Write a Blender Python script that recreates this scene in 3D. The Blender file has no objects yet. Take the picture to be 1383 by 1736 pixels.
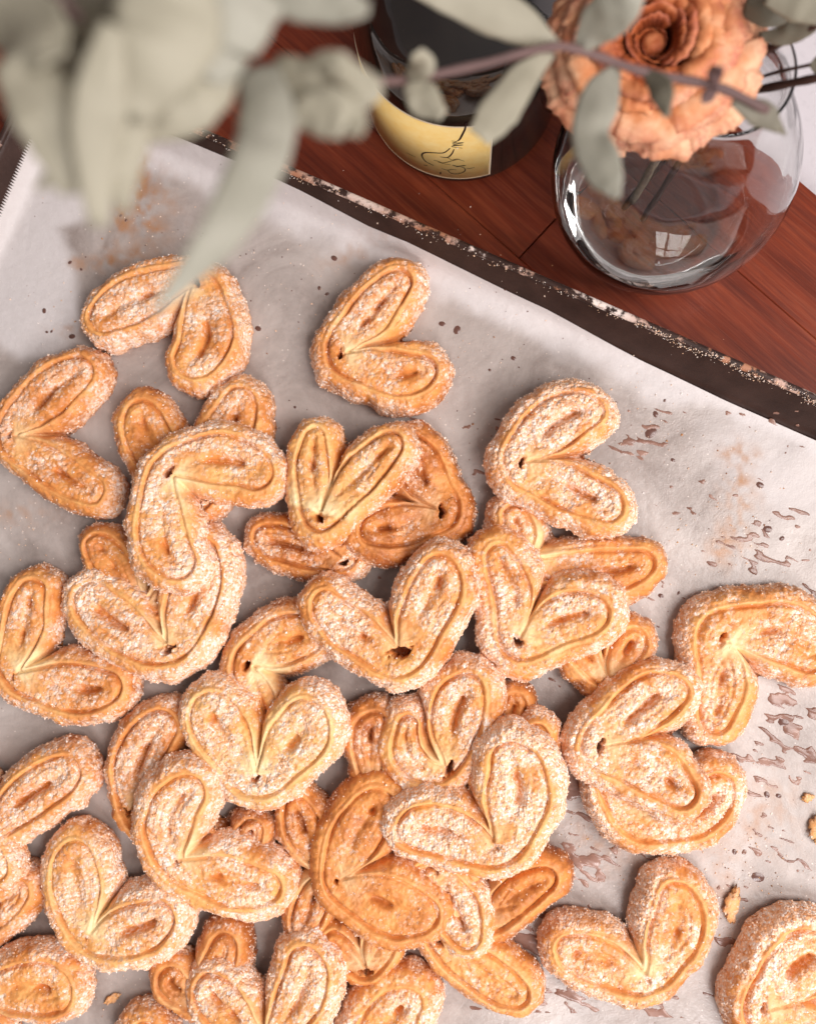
import bpy, math, random
import numpy as np
from mathutils import Vector, Matrix

MM = 0.001
scene = bpy.context.scene
COL = scene.collection

# ---------------------------------------------------------------- camera
F_PX, CX, CY = 1483.0, 691.5, 868.0
CAM_Z = 404.0                                        # mm above the wooden board
nadir = Vector(((785 - CX) / F_PX, -(930 - CY) / F_PX, -1.0)).normalized()
q = nadir.rotation_difference(Vector((0, 0, -1)))
cam_data = bpy.data.cameras.new("camera")
cam = bpy.data.objects.new("camera", cam_data)
COL.objects.link(cam)
cam.location = (0, 0, CAM_Z * MM)
cam.rotation_mode = 'QUATERNION'
cam.rotation_quaternion = q
cam_data.sensor_fit = 'HORIZONTAL'
cam_data.sensor_width = 36.0
cam_data.lens = 36.0 * F_PX / 1383.0
cam_data.clip_start = 0.005
cam_data.clip_end = 20.0
cam_data.dof.use_dof = True
cam_data.dof.focus_distance = 0.368
cam_data.dof.aperture_fstop = 9.0
scene.camera = cam
RM = np.array(q.to_matrix())

# ---------------------------------------------------------------- light
world = bpy.data.worlds.new("World")
scene.world = world
world.use_nodes = True
wn = world.node_tree
bg = wn.nodes['Background']
tc = wn.nodes.new('ShaderNodeTexCoord')
sep = wn.nodes.new('ShaderNodeSeparateXYZ')
wn.links.new(tc.outputs['Generated'], sep.inputs[0])
wr = wn.nodes.new('ShaderNodeValToRGB')
wmr = wn.nodes.new('ShaderNodeMapRange')
wmr.inputs[1].default_value = -1; wmr.inputs[2].default_value = 1
wn.links.new(sep.outputs['X'], wmr.inputs[0])
wr.color_ramp.elements[0].color = (0.62, 0.53, 0.50, 1)
wr.color_ramp.elements[1].color = (1.0, 0.96, 0.97, 1)
wn.links.new(wmr.outputs[0], wr.inputs[0])
wn.links.new(wr.outputs[0], bg.inputs[0])
bg.inputs[1].default_value = 0.38

def window(center, target, cols, rows, pw, ph, gap, watts, color):
    c = Vector(center); d = (Vector(target) - c).normalized()
    quat = d.to_track_quat('-Z', 'Y')
    right = quat @ Vector((1, 0, 0)); up = quat @ Vector((0, 1, 0))
    for i in range(cols):
        for j in range(rows):
            L = bpy.data.lights.new("window_light", 'AREA')
            L.shape = 'RECTANGLE'; L.size = pw; L.size_y = ph
            L.energy = watts / (cols * rows); L.color = color
            o = bpy.data.objects.new("window_light", L)
            COL.objects.link(o)
            o.location = c + right * (i - (cols - 1) / 2) * (pw + gap) + up * (j - (rows - 1) / 2) * (ph + gap)
            o.rotation_mode = 'QUATERNION'; o.rotation_quaternion = quat
window((0.70, -0.12, 0.90), (0.02, 0, 0), 2, 3, 0.24, 0.24, 0.03, 12.2, (1.0, 0.95, 0.93))
window((0.35, -0.85, 0.85), (0.02, 0.05, 0), 3, 2, 0.13, 0.20, 0.02, 8.8, (1.0, 0.97, 0.98))

scene.view_settings.view_transform = 'Standard'
scene.view_settings.look = 'None'
scene.view_settings.exposure = 0.08
scene.view_settings.gamma = 1.0

# ---------------------------------------------------------------- helpers
def ray(px, py):
    px = np.asarray(px, float); py = np.asarray(py, float)
    v = np.stack([(px - CX) / F_PX, -(py - CY) / F_PX, -np.ones_like(px)], -1)
    return v @ RM.T
def at(px, py, z):                                   # point (mm) at height z seen at photo pixel
    r = ray(px, py)
    t = (np.asarray(z, float) - CAM_Z) / r[..., 2]
    p = r * t[..., None]
    p[..., 2] += CAM_Z
    return p

class VN:                                            # smooth value noise, -1..1
    def __init__(s, seed):
        s.t = np.random.RandomState(seed).uniform(-1, 1, (256, 256))
    def __call__(s, x, y, scale):
        x = x / scale + 91.3; y = y / scale + 47.7
        xi = np.floor(x).astype(int); yi = np.floor(y).astype(int)
        fx = x - xi; fy = y - yi
        fx = fx * fx * (3 - 2 * fx); fy = fy * fy * (3 - 2 * fy)
        a = s.t[xi & 255, yi & 255]; b = s.t[(xi + 1) & 255, yi & 255]
        c = s.t[xi & 255, (yi + 1) & 255]; d = s.t[(xi + 1) & 255, (yi + 1) & 255]
        return (a * (1 - fx) + b * fx) * (1 - fy) + (c * (1 - fx) + d * fx) * fy
def sstep(a, b, x):
    t = np.clip((x - a) / (b - a), 0, 1)
    return t * t * (3 - 2 * t)

def mesh_np(name, verts, faces, mats, smooth=True, attr=None, attrname='mask', uv=None):
    """verts (n,3) in mm; faces: list of int arrays (m,k)"""
    me = bpy.data.meshes.new(name)
    verts = np.asarray(verts, np.float32) * MM
    if isinstance(faces, np.ndarray): faces = [faces]
    faces = [np.asarray(f, np.int32) for f in faces if len(f)]
    loops = np.concatenate([f.ravel() for f in faces])
    counts = np.concatenate([np.full(len(f), f.shape[1], np.int32) for f in faces])
    starts = np.concatenate([[0], np.cumsum(counts)[:-1]]).astype(np.int32)
    me.vertices.add(len(verts)); me.vertices.foreach_set('co', verts.ravel())
    me.loops.add(len(loops)); me.loops.foreach_set('vertex_index', loops)
    me.polygons.add(len(counts)); me.polygons.foreach_set('loop_start', starts)
    me.update(calc_edges=True)
    me.polygons.foreach_set('use_smooth', np.full(len(counts), smooth))
    if attr is not None:
        a = me.attributes.new(attrname, 'FLOAT_COLOR', 'POINT')
        c = np.ones((len(verts), 4), np.float32); c[:, :attr.shape[1]] = attr
        a.data.foreach_set('color', c.ravel())
    if mats is not None:
        for m in (mats if isinstance(mats, (list, tuple)) else [mats]): me.materials.append(m)
    me.validate()
    me.update()
    return me
def obj(name, me, parent=None, loc=(0, 0, 0)):
    o = bpy.data.objects.new(name, me); COL.objects.link(o)
    o.location = tuple(float(c) * MM for c in loc)
    if parent: o.parent = parent
    return o
def empty(name, loc):
    o = bpy.data.objects.new(name, None); COL.objects.link(o)
    o.location = tuple(float(c) * MM for c in loc); o.empty_display_size = 0.01
    return o
def tag(o, label=None, cat=None, group=None, kind=None):
    if label: o['label'] = label
    if cat: o['category'] = cat
    if group: o['group'] = group
    if kind: o['kind'] = kind
    return o

# ---------------------------------------------------------------- material helper
def mat(name):
    m = bpy.data.materials.new(name); m.use_nodes = True
    nt = m.node_tree; b = nt.nodes['Principled BSDF']
    return m, nt, b
class N:
    def __init__(s, nt): s.nt = nt
    def node(s, t, **kw):
        n = s.nt.nodes.new(t)
        for k, v in kw.items(): setattr(n, k, v)
        return n
    def link(s, a, b): s.nt.links.new(a, b)
    def put(s, sock, v):
        if hasattr(v, 'is_output') or hasattr(v, 'links'): s.link(v, sock)
        else: sock.default_value = v
    def coord(s, scale=(1, 1, 1), rot=(0, 0, 0)):
        t = s.node('ShaderNodeTexCoord'); m = s.node('ShaderNodeMapping')
        m.inputs['Scale'].default_value = scale; m.inputs['Rotation'].default_value = rot
        s.link(t.outputs['Object'], m.inputs[0]); return m.outputs[0]
    def noise(s, vec, scale, detail=4, rough=0.55, dist=0.0):
        n = s.node('ShaderNodeTexNoise'); s.link(vec, n.inputs['Vector'])
        n.inputs['Scale'].default_value = scale; n.inputs['Detail'].default_value = detail
        n.inputs['Roughness'].default_value = rough; n.inputs['Distortion'].default_value = dist
        return n.outputs['Fac']
    def voro(s, vec, scale, feat='F1', rnd=1.0):
        n = s.node('ShaderNodeTexVoronoi', feature=feat); s.link(vec, n.inputs['Vector'])
        n.inputs['Scale'].default_value = scale; n.inputs['Randomness'].default_value = rnd
        return n
    def rng(s, v, a, b, c=0.0, d=1.0):
        n = s.node('ShaderNodeMapRange', clamp=True)
        s.put(n.inputs[0], v)
        for i, x in zip((1, 2, 3, 4), (a, b, c, d)): n.inputs[i].default_value = x
        return n.outputs[0]
    def math(s, op, a, b=0.0):
        n = s.node('ShaderNodeMath', operation=op); s.put(n.inputs[0], a); s.put(n.inputs[1], b)
        return n.outputs[0]
    def mix(s, f, a, b, mode='MIX'):
        n = s.node('ShaderNodeMix', data_type='RGBA', blend_type=mode)
        s.put(n.inputs['Factor'], f); s.put(n.inputs['A'], a) if False else None
        s.put(n.inputs[6], a); s.put(n.inputs[7], b)
        return n.outputs[2]
    def ramp(s, v, stops):
        n = s.node('ShaderNodeValToRGB'); s.link(v, n.inputs[0])
        e = n.color_ramp.elements
        while len(e) < len(stops): e.new(0.5)
        for i, (p, c) in enumerate(stops): e[i].position = p; e[i].color = (*c, 1)
        return n.outputs[0]
    def bump(s, h, strength, dist, nrm=None):
        n = s.node('ShaderNodeBump'); n.inputs['Strength'].default_value = strength
        n.inputs['Distance'].default_value = dist; s.link(h, n.inputs['Height'])
        if nrm is not None: s.link(nrm, n.inputs['Normal'])
        return n.outputs[0]
    def attr(s, name='mask'):
        a = s.node('ShaderNodeAttribute', attribute_name=name); sp = s.node('ShaderNodeSeparateColor')
        s.link(a.outputs['Color'], sp.inputs[0]); return sp.outputs

# pastry: mask.R sugar, G pale raw layers, B bake (brownness) plus painted shade in creases and joint hole
def pastry_material():
    m, nt, b = mat('palmier_pastry'); n = N(nt)
    A = n.attr(); sugar, pale, bake = A[0], A[1], A[2]
    v = n.coord()
    n1 = n.noise(v, 160, 4, 0.6); n2 = n.noise(v, 900, 3, 0.6); n3 = n.noise(v, 420, 3, 0.6)
    bake_shade = n.math('ADD', bake, n.rng(n1, 0.3, 0.7, -0.20, 0.22))
    base = n.ramp(bake_shade, [(0.0, (0.92, 0.58, 0.24)), (0.28, (0.86, 0.42, 0.13)), (0.6, (0.74, 0.275, 0.07)), (1.0, (0.34, 0.09, 0.022))])
    base = n.mix(n.math('MULTIPLY', n.rng(n2, 0.35, 0.7), 0.35), base, (0.52, 0.17, 0.045, 1))
    base = n.mix(n.math('MULTIPLY', pale, n.rng(n3, 0.2, 0.6, 0.55, 1.0)), base, (0.95, 0.72, 0.40, 1))
    # sugar crust: grains of different whiteness, with cinnamon between them
    vo = n.voro(v, 880); cell = n.node('ShaderNodeSeparateColor'); n.link(vo.outputs['Color'], cell.inputs[0])
    scol = n.ramp(cell.outputs[0], [(0.0, (0.86, 0.40, 0.18)), (0.3, (0.93, 0.55, 0.33)), (0.65, (0.97, 0.70, 0.53)), (1.0, (1.0, 0.90, 0.83))])
    sm = n.rng(n.math('ADD', n.math('MULTIPLY', sugar, 1.0), n.math('ADD', n.rng(n3, 0.3, 0.7, -0.20, 0.20), n.rng(cell.outputs[1], 0, 1, -0.14, 0.14))), 0.30, 0.72)
    col = n.mix(n.math('MULTIPLY', sm, 0.9), base, scol)
    n.link(col, b.inputs['Base Color'])
    b.inputs['Roughness'].default_value = 0.5
    n.link(n.rng(sm, 0, 1, 0.42, 0.6), b.inputs['Roughness'])
    b.inputs['Specular IOR Level'].default_value = 0.35
    b.inputs['Subsurface Weight'].default_value = 0.0
    dist = vo.outputs['Distance']
    h = n.math('ADD', n.math('MULTIPLY', n.math('MULTIPLY', dist, -1.3), sm), n.math('MULTIPLY', n2, 0.6))
    n.link(n.bump(h, 0.7, 0.0007), b.inputs['Normal'])
    return m
def sugar_material():
    m, nt, b = mat('sugar_grains'); n = N(nt)
    g = n.node('ShaderNodeNewGeometry')
    col = n.ramp(g.outputs['Random Per Island'], [(0, (0.92, 0.56, 0.34)), (0.4, (0.96, 0.70, 0.52)), (0.8, (0.98, 0.83, 0.72)), (1, (1.0, 0.95, 0.92))])
    n.link(col, b.inputs['Base Color']); b.inputs['Roughness'].default_value = 0.28
    b.inputs['Specular IOR Level'].default_value = 0.6
    return m
M_PASTRY = pastry_material(); M_SUGAR = sugar_material()

OCT_V = np.array([[1, 0, 0], [-1, 0, 0], [0, 1, 0], [0, -1, 0], [0, 0, 1], [0, 0, -1]], float)
OCT_F = np.array([[0, 2, 4], [2, 1, 4], [1, 3, 4], [3, 0, 4], [2, 0, 5], [1, 2, 5], [3, 1, 5], [0, 3, 5]])
def grains(name, pts, size, rs, material):
    n = len(pts)
    a = rs.uniform(0, 2 * math.pi, n); c, s = np.cos(a), np.sin(a)
    S = size[:, None, None] * rs.uniform(0.55, 1.25, (n, 1, 3))
    V = OCT_V[None] * S + rs.uniform(-0.25, 0.25, (n, 6, 3)) * size[:, None, None]
    X = V[..., 0] * c[:, None] - V[..., 1] * s[:, None]; Y = V[..., 0] * s[:, None] + V[..., 1] * c[:, None]
    V = np.stack([X, Y, V[..., 2]], -1) + pts[:, None, :]
    Fc = (OCT_F[None] + (np.arange(n) * 6)[:, None, None]).reshape(-1, 3)
    return mesh_np(name, V.reshape(-1, 3), Fc, material, smooth=False)

# ---------------------------------------------------------------- table, wall side
def px_line_dir(): pass
TRAY_Z = 2.0
rimA = at(238, 177, 21.0)[:2]; rimB = at(1383, 674, 21.0)[:2]
U = (rimB - rimA) / np.linalg.norm(rimB - rimA); V = np.array([U[1], -U[0]])      # V points into the tray (down the photo)
if V[1] > 0: V = -V
rimL = at(8, 222, 21.0)[:2]
O = rimA + U * np.dot(rimL - rimA, U)                 # rim corner
RIM_OUT = 11.0                                        # rim centre line to floor edge

def wood_material():
    m, nt, b = mat('varnished_red_wood'); n = N(nt)
    oi = n.node('ShaderNodeObjectInfo')
    t = n.node('ShaderNodeTexCoord'); mp = n.node('ShaderNodeMapping'); n.link(t.outputs['Object'], mp.inputs[0])
    cx = n.node('ShaderNodeCombineXYZ'); n.link(n.math('MULTIPLY', oi.outputs['Random'], 3.0), cx.inputs[2])
    n.link(cx.outputs[0], mp.inputs['Location']); mp.inputs['Scale'].default_value = (1.0, 14.0, 14.0)
    g1 = n.noise(mp.outputs[0], 9, 6, 0.62, 0.6); g2 = n.noise(mp.outputs[0], 40, 4, 0.7, 0.2)
    mp2 = n.node('ShaderNodeMapping'); n.link(t.outputs['Object'], mp2.inputs[0]); mp2.inputs['Scale'].default_value = (1.0, 40.0, 40.0)
    g3 = n.noise(mp2.outputs[0], 28, 3, 0.6)
    col = n.ramp(g1, [(0.25, (0.085, 0.0125, 0.0055)), (0.5, (0.18, 0.030, 0.012)), (0.78, (0.30, 0.066, 0.027))])
    col = n.mix(n.rng(g2, 0.4, 0.72, 0, 0.55), col, (0.07, 0.014, 0.009, 1))
    col = n.mix(n.rng(g3, 0.5, 0.8, 0, 0.5), col, (0.30, 0.075, 0.035, 1))
    n.link(col, b.inputs['Base Color']); b.inputs['Roughness'].default_value = 0.36
    n.link(n.rng(g2, 0.3, 0.8, 0.28, 0.5), b.inputs['Roughness'])
    b.inputs['Coat Weight'].default_value = 0.0; b.inputs['Specular IOR Level'].default_value = 0.2
    n.link(n.bump(n.math('ADD', g2, g3), 0.25, 0.0003), b.inputs['Normal'])
    return m
M_WOOD = wood_material()

def box_bevel(x0, x1, y0, y1, z0, z1, bv):
    v = []; 
    for (z, k) in ((z0, 0), (z1 - bv, 0), (z1, bv)):
        v += [(x0 + k, y0 + k, z), (x1 - k, y0 + k, z), (x1 - k, y1 - k, z), (x0 + k, y1 - k, z)]
    f = [(3, 2, 1, 0), (8, 9, 10, 11)]
    for r in (0, 4):
        for i in range(4): f.append((r + i, r + (i + 1) % 4, r + 4 + (i + 1) % 4, r + 4 + i))
    return np.array(v, float), np.array(f)

E0 = at(1335, 288, 0)[:2]; E1 = at(1383, 329, 0)[:2]
gd = (E1 - E0) / np.linalg.norm(E1 - E0); ga = math.atan2(gd[1], gd[0])
sm_ = at(925, 388, 0)[:2] - E0; seam_x = float(np.dot(sm_, gd)); 
nrm = np.array([gd[1], -gd[0]])                       # from white edge into the wood (down-left)
if np.dot(sm_, nrm) < 0: nrm = -nrm
board = empty('wooden_table', (E0[0], E0[1], 0)); board.rotation_euler = (0, 0, ga)
tag(board, kind='structure')
sgn = 1 if np.dot(nrm, np.array([-math.sin(ga), math.cos(ga)])) > 0 else -1
rw = random.Random(5)
y = 0.0; row = 0
rows = [54, 84, 84, 84, 84, 84, 84, 84, 84, 84]
d_seam = abs(float(np.dot(sm_, nrm)))
rows[0] = d_seam * 0.5 + 3; rows[1] = 62
for wd in rows:
    if row == 1: cuts = [-600, seam_x, 700]
    else: cuts = [-600, seam_x + rw.choice([-260, -190, 180, 260]), 700]
    for c0, c1 in zip(cuts[:-1], cuts[1:]):
        ya, yb = sorted((sgn * (y + 0.08), sgn * (y + wd - 0.08)))
        vv, ff = box_bevel(c0 + 0.3, c1 - 0.3, ya, yb, -14, 0, 0.35)
        obj('plank', mesh_np('plank', vv, ff, M_WOOD, smooth=False), board)
    y += wd; row += 1
vv, ff = box_bevel(-600, 700, *sorted((sgn * 4, sgn * (y - 4))), -22, -14.2, 0.5)
m, nt, b = mat('dark_underside'); b.inputs['Base Color'].default_value = (0.05, 0.015, 0.01, 1); b.inputs['Roughness'].default_value = 0.6
obj('underframe', mesh_np('underframe', vv, ff, m, smooth=False), board)

m, nt, b = mat('white_speckled_counter'); n = N(nt); v = n.coord()
col = n.mix(n.rng(n.noise(v, 300, 3), 0.55, 0.75, 0, 0.35), (0.60, 0.55, 0.57, 1), (0.45, 0.41, 0.43, 1))
col = n.mix(n.rng(n.noise(v, 14, 4), 0.4, 0.7, 0, 0.3), col, (0.52, 0.48, 0.50, 1))
n.link(col, b.inputs['Base Color']); b.inputs['Roughness'].default_value = 0.4
M_WHITE = m
vv, ff = box_bevel(-1500, 1500, -1500, 1500, -60, -23, 1)
tag(obj('white_counter', mesh_np('white_counter', vv, ff, M_WHITE, smooth=False)), kind='structure')

# ---------------------------------------------------------------- baking tray
TU, TV = 590.0, 520.0                                 # rim-to-rim size
def rrect(inset, rad, nseg=10):
    """outline in tray (u,v), inset from the rim centre line"""
    r = max(rad - inset, 2.0)
    pts = []
    for cx_, cy_, a0 in ((TU - inset - r, TV - inset - r, 0), (inset + r, TV - inset - r, 90), (inset + r, inset + r, 180), (TU - inset - r, inset + r, 270)):
        for k in range(nseg + 1):
            a = math.radians(a0 + 90 * k / nseg); pts.append((cx_ + r * math.cos(a), cy_ + r * math.sin(a)))
    # subdivide straight runs
    out = []
    for i, p in enumerate(pts):
        qn = pts[(i + 1) % len(pts)]; d = math.dist(p, qn); k = max(1, int(d / 12))
        for j in range(k): out.append((p[0] + (qn[0] - p[0]) * j / k, p[1] + (qn[1] - p[1]) * j / k))
    return np.array(out)
def tray_xy(u, v):
    u = np.asarray(u, float); v = np.asarray(v, float)
    return O + u[..., None] * U + v[..., None] * V
def sweep(profile, rad=20):
    base = rrect(0, rad)
    c = np.array([TU / 2, TV / 2])
    # outward normals by finite difference
    t = np.roll(base, -1, 0) - np.roll(base, 1, 0); t /= np.linalg.norm(t, axis=1)[:, None]
    nn = np.stack([t[:, 1], -t[:, 0]], -1)
    if np.sum(nn * (base - c)) < 0: nn = -nn
    rings = []
    for ins, z in profile:
        p = base - nn * ins; w = tray_xy(p[:, 0], p[:, 1]); rings.append(np.concatenate([w, np.full((len(w), 1), z)], 1))
    n_ = len(base); Vt = np.concatenate(rings); Fc = []
    for r in range(len(profile) - 1):
        i = np.arange(n_); j = (i + 1) % n_
        Fc.append(np.stack([r * n_ + i, r * n_ + j, (r + 1) * n_ + j, (r + 1) * n_ + i], -1))
    return Vt, np.concatenate(Fc), n_
def tray_material(worn):
    m, nt, b = mat('rim_worn_metal' if worn else 'dark_baking_tray_metal'); n = N(nt); v = n.coord()
    a = n.noise(v, 60, 5, 0.6); f = n.noise(v, 700, 4, 0.7)
    col = n.ramp(a, [(0.3, (0.026, 0.012, 0.009)), (0.7, (0.052, 0.026, 0.020))])
    col = n.mix(n.rng(f, 0.64, 0.78, 0, 0.3), col, (0.14, 0.06, 0.04, 1)); b.inputs['Specular IOR Level'].default_value = 0.25
    if worn:
        s = n.noise(v, 22, 2, 0.5); w = n.noise(v, 200, 5, 0.62)
        wear = n.rng(n.math('ADD', w, n.rng(s, 0.35, 0.65, -0.10, 0.10)), 0.50, 0.60)
        wc = n.mix(n.rng(n.noise(v, 16, 2), 0.45, 0.6), (0.42, 0.19, 0.11, 1), (0.80, 0.68, 0.62, 1))
        col = n.mix(wear, col, wc)
    n.link(col, b.inputs['Base Color']); b.inputs['Roughness'].default_value = 0.42
    b.inputs['Metallic'].default_value = 0.0
    n.link(n.bump(f, 0.3, 0.0004), b.inputs['Normal'])
    return m
tray = empty('baking_tray', (*tray_xy(TU / 2, TV / 2), 0))
tag(tray, 'dark worn metal baking tray lined with paper and covered in palmiers', 'baking tray')
def local(Vt, o):
    return Vt - np.array(o.location) / MM
Vt, Fc, n_ = sweep([(RIM_OUT + 9, TRAY_Z), (RIM_OUT + 3, TRAY_Z), (RIM_OUT, TRAY_Z + 0.8), (RIM_OUT - 2, TRAY_Z + 4), (2.8, 19.0), (1.6, 20.6), (0.5, 21.3), (-0.3, 20.6), (1.5, 19.2), (RIM_OUT - 1.0, TRAY_Z + 1.5), (RIM_OUT + 1, 0.3), (RIM_OUT + 9, 0.3)])
inner = Vt[:n_]
Vt = np.concatenate([Vt, inner.mean(0)[None], (inner - [0, 0, TRAY_Z - 0.3]).mean(0)[None]])
i = np.arange(n_); j = (i + 1) % n_
fan = np.stack([i, j, np.full(n_, len(Vt) - 2)], -1)
fan2 = np.stack([i + 11 * n_, j + 11 * n_, np.full(n_, len(Vt) - 1)], -1)
obj('pan', mesh_np('pan', local(Vt, tray), [Fc, fan, fan2], tray_material(False)), tray)
prof = [(0.2 + 1.7 * math.cos(a), 20.9 + 1.5 * math.sin(a)) for a in np.linspace(0, 2 * math.pi, 13)]
Vt, Fc, n_ = sweep(prof)
Vt[:, 2] += 0.12 * np.sin(np.arange(len(Vt)) * 12.9898)
obj('rim', mesh_np('rim', local(Vt, tray), Fc, tray_material(True)), tray)
# flakes of baked-on sugar and worn metal along the near rim
rs = np.random.RandomState(12)
def rim_u(px): return float(np.dot(at(px, 177 + (px - 238) * 0.4341, 21)[:2] - O, U))
us = np.concatenate([rs.uniform(rim_u(1080), rim_u(1400), 420), rs.uniform(rim_u(480), rim_u(1080), 200), rs.uniform(rim_u(250), rim_u(480), 60)])
off = np.abs(rs.normal(0, 0.8, len(us))) * rs.choice([1, 1, 1, -0.6], len(us)) + 1.4 + 0.6 * np.sin(us * 0.2)
xy = tray_xy(us, off)
zz = 22.55 - np.clip(off - 1.0, 0, 6) * 1.3
P = local(np.concatenate([xy, zz[:, None]], 1), tray)
tag(obj('rim_flakes', grains('rim_flakes', P, rs.uniform(0.14, 0.36, len(us)), rs, M_SUGAR), tray), kind='stuff')

# ---------------------------------------------------------------- parchment
nz = [VN(100 + k) for k in range(8)]
du, dv = 1.5, 1.4
ug = np.arange(0, TU - 22, du); vg = np.arange(0, TV - 22, dv)
UU, VV = np.meshgrid(ug, vg, indexing='ij')
def wall_z(v):                                         # height of the flared side at inset v
    return np.interp(v, [0.5, 2.8, 9.0, 11.0, 14.0], [21.2, 19.0, 6.0, 2.8, 2.0])
def edge_fit(pts, axis, other):
    r_ = []
    for px, py in pts:
        z = 8.0
        for _ in range(40):
            rel = at(px, py, z)[:2] - O; z = 0.7 * z + 0.3 * (float(wall_z(rel @ axis)) + 0.7)
        r_.append((float(rel @ other), float(rel @ axis)))
    return np.array(sorted(r_))
et = edge_fit([(230, 203), (385, 265), (483, 312), (600, 372), (667, 400), (740, 436), (900, 512), (1060, 600), (1200, 666), (1383, 748)], V, U)
el_ = edge_fit([(56, 243), (28, 309), (0, 375), (-40, 468)], U, V)
edge_top = np.interp(UU, et[:, 0], et[:, 1]) + 0.25 * nz[1](UU, 0 * UU, 35)
edge_left = np.interp(VV, el_[:, 0], el_[:, 1]) + 0.15 * nz[2](VV, 0 * VV, 60)
us_ = edge_left + UU; vs_ = edge_top + VV
def paper_z(u, v):
    o = np.maximum(RIM_OUT + 3.5 - u, 0); o2 = np.maximum(RIM_OUT + 3.5 - v, 0)
    oo = np.sqrt(o * o + o2 * o2)
    rise = 0.14 * oo ** 1.9
    wr_ = 0.8 * nz[3](u, v, 38) + 0.45 * nz[4](u + 0.4 * v, v * 0.4, 14)
    crease = 0.9 * np.abs(nz[5](u + v * 0.7, v - 0.7 * u, 55))
    return np.maximum(TRAY_Z + 0.9 + rise * 0.75 + (wr_ + crease) * 0.8, np.maximum(wall_z(u), wall_z(v)) + 0.6)
ZZ = paper_z(us_, vs_)
xy = tray_xy(us_, vs_)
X, Y = xy[..., 0], xy[..., 1]
def blob(px, py, r, ry=None, ang=0):                   # soft spot on the paper
    c = at(px, py, 3)[:2]; ry = ry or r
    ca, sa = math.cos(math.radians(ang)), math.sin(math.radians(ang))
    dx, dy = X - c[0], Y - c[1]
    a = (dx * ca + dy * sa) / (r / 3.7); b_ = (-dx * sa + dy * ca) / (ry / 3.7)
    return np.exp(-(a * a + b_ * b_))
nA = nz[6](X, Y, 30) * 0.6 + nz[7](X, Y, 11) * 0.3 + nz[5](X, Y, 4) * 0.15
dry = 1 - sstep(15, 26, vs_ + nA * 9)
dry = np.maximum(dry, sstep(0.42, 0.62, blob(40, 470, 120, 170, 20) + nA * 0.14))
dry = np.maximum(dry, sstep(0.42, 0.6, blob(60, 300, 150, 120) + nA * 0.12))
dry = np.maximum(dry, 0.6 * sstep(0.3, 0.8, blob(1330, 790, 160, 90, -25) + nA * 0.2))
brown = np.zeros_like(X)
for (a, b_, r, r2, an, k) in [(235, 300, 14, 60, 10, .8), (250, 360, 45, 70, 0, .55), (205, 370, 10, 20, 0, .9), (190, 440, 40, 20, 10, .6), (130, 445, 14, 10, 0, .7), (150, 560, 50, 12, 0, .45),
                              (1255, 850, 26, 70, 0, .75), (1230, 930, 30, 30, 0, .6), (1250, 770, 26, 12, 0, .7), (1300, 1380, 60, 60, 0, .35), (600, 430, 60, 20, 20, .3), (1220, 1500, 40, 60, 0, .35), (30, 870, 60, 20, 0, .4), (1020, 1420, 90, 60, 0, .3)]:
    brown += 1.5 * k * blob(a, b_, r, r2, an) * (0.55 + 0.9 * nz[4](X, Y, 2.6) + 0.5 * nz[3](X, Y, 6))
brown = np.clip(brown, 0, 1)
# teeth along the left cutting edge
nu, nv = X.shape
Vp = np.stack([X, Y, ZZ], -1).reshape(-1, 3)
ii, jj = np.meshgrid(np.arange(nu - 1), np.arange(nv - 1), indexing='ij')
Q = np.stack([ii * nv + jj, ii * nv + jj + 1, (ii + 1) * nv + jj + 1, (ii + 1) * nv + jj], -1).reshape(-1, 4)
mid_u = (us_[0, :-1] + us_[0, 1:]) / 2 - 1.15; mid_v = (vs_[0, :-1] + vs_[0, 1:]) / 2
tx = tray_xy(mid_u, mid_v); tz = paper_z(mid_u, mid_v)
nb = len(Vp); Vp = np.concatenate([Vp, np.concatenate([tx, tz[:, None]], 1)])
T = np.stack([np.arange(nv - 1), nb + np.arange(nv - 1), np.arange(1, nv)], -1)
At = np.stack([dry, brown, np.zeros_like(dry)], -1).reshape(-1, 3)
At = np.concatenate([At, np.tile([1.0, 0, 0], (nv - 1, 1))])
m, nt, b = mat('greasy_baking_parchment'); n = N(nt); A = n.attr(); v = n.coord()
f1 = n.noise(v, 20, 7, 0.62, 1.0); f2 = n.noise(v, 260, 4, 0.65); f3 = n.noise(v, 1300, 2)
gre = n.ramp(f1, [(0.36, (0.30, 0.245, 0.22)), (0.62, (0.50, 0.435, 0.40))])
gre = n.mix(n.rng(f2, 0.45, 0.7, 0, 0.35), gre, (0.50, 0.42, 0.385, 1))
dryc = n.mix(n.rng(f2, 0.4, 0.7, 0, 0.4), (0.64, 0.585, 0.57, 1), (0.56, 0.505, 0.485, 1))
col = n.mix(A[0], gre, dryc)
col = n.mix(n.math('MULTIPLY', A[1], n.rng(f2, 0.35, 0.6, 0.55, 1.0)), col, (0.40, 0.20, 0.10, 1))
sp_ = n.voro(v, 260); spc = n.node('ShaderNodeSeparateColor'); n.link(sp_.outputs['Color'], spc.inputs[0])
dot = n.math('MULTIPLY', n.rng(sp_.outputs['Distance'], 0.07, 0.11, 1, 0), n.rng(spc.outputs[0], 0.72, 0.74))
dot = n.math('MULTIPLY', dot, n.rng(n.noise(v, 30, 2), 0.45, 0.55))
col = n.mix(n.math('MULTIPLY', dot, 0.75), col, (0.16, 0.07, 0.045, 1))
sp2 = n.voro(v, 420); spc2 = n.node('ShaderNodeSeparateColor'); n.link(sp2.outputs['Color'], spc2.inputs[0])
dot2 = n.math('MULTIPLY', n.rng(sp2.outputs['Distance'], 0.10, 0.16, 1, 0), n.rng(spc2.outputs[1], 0.86, 0.88))
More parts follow.
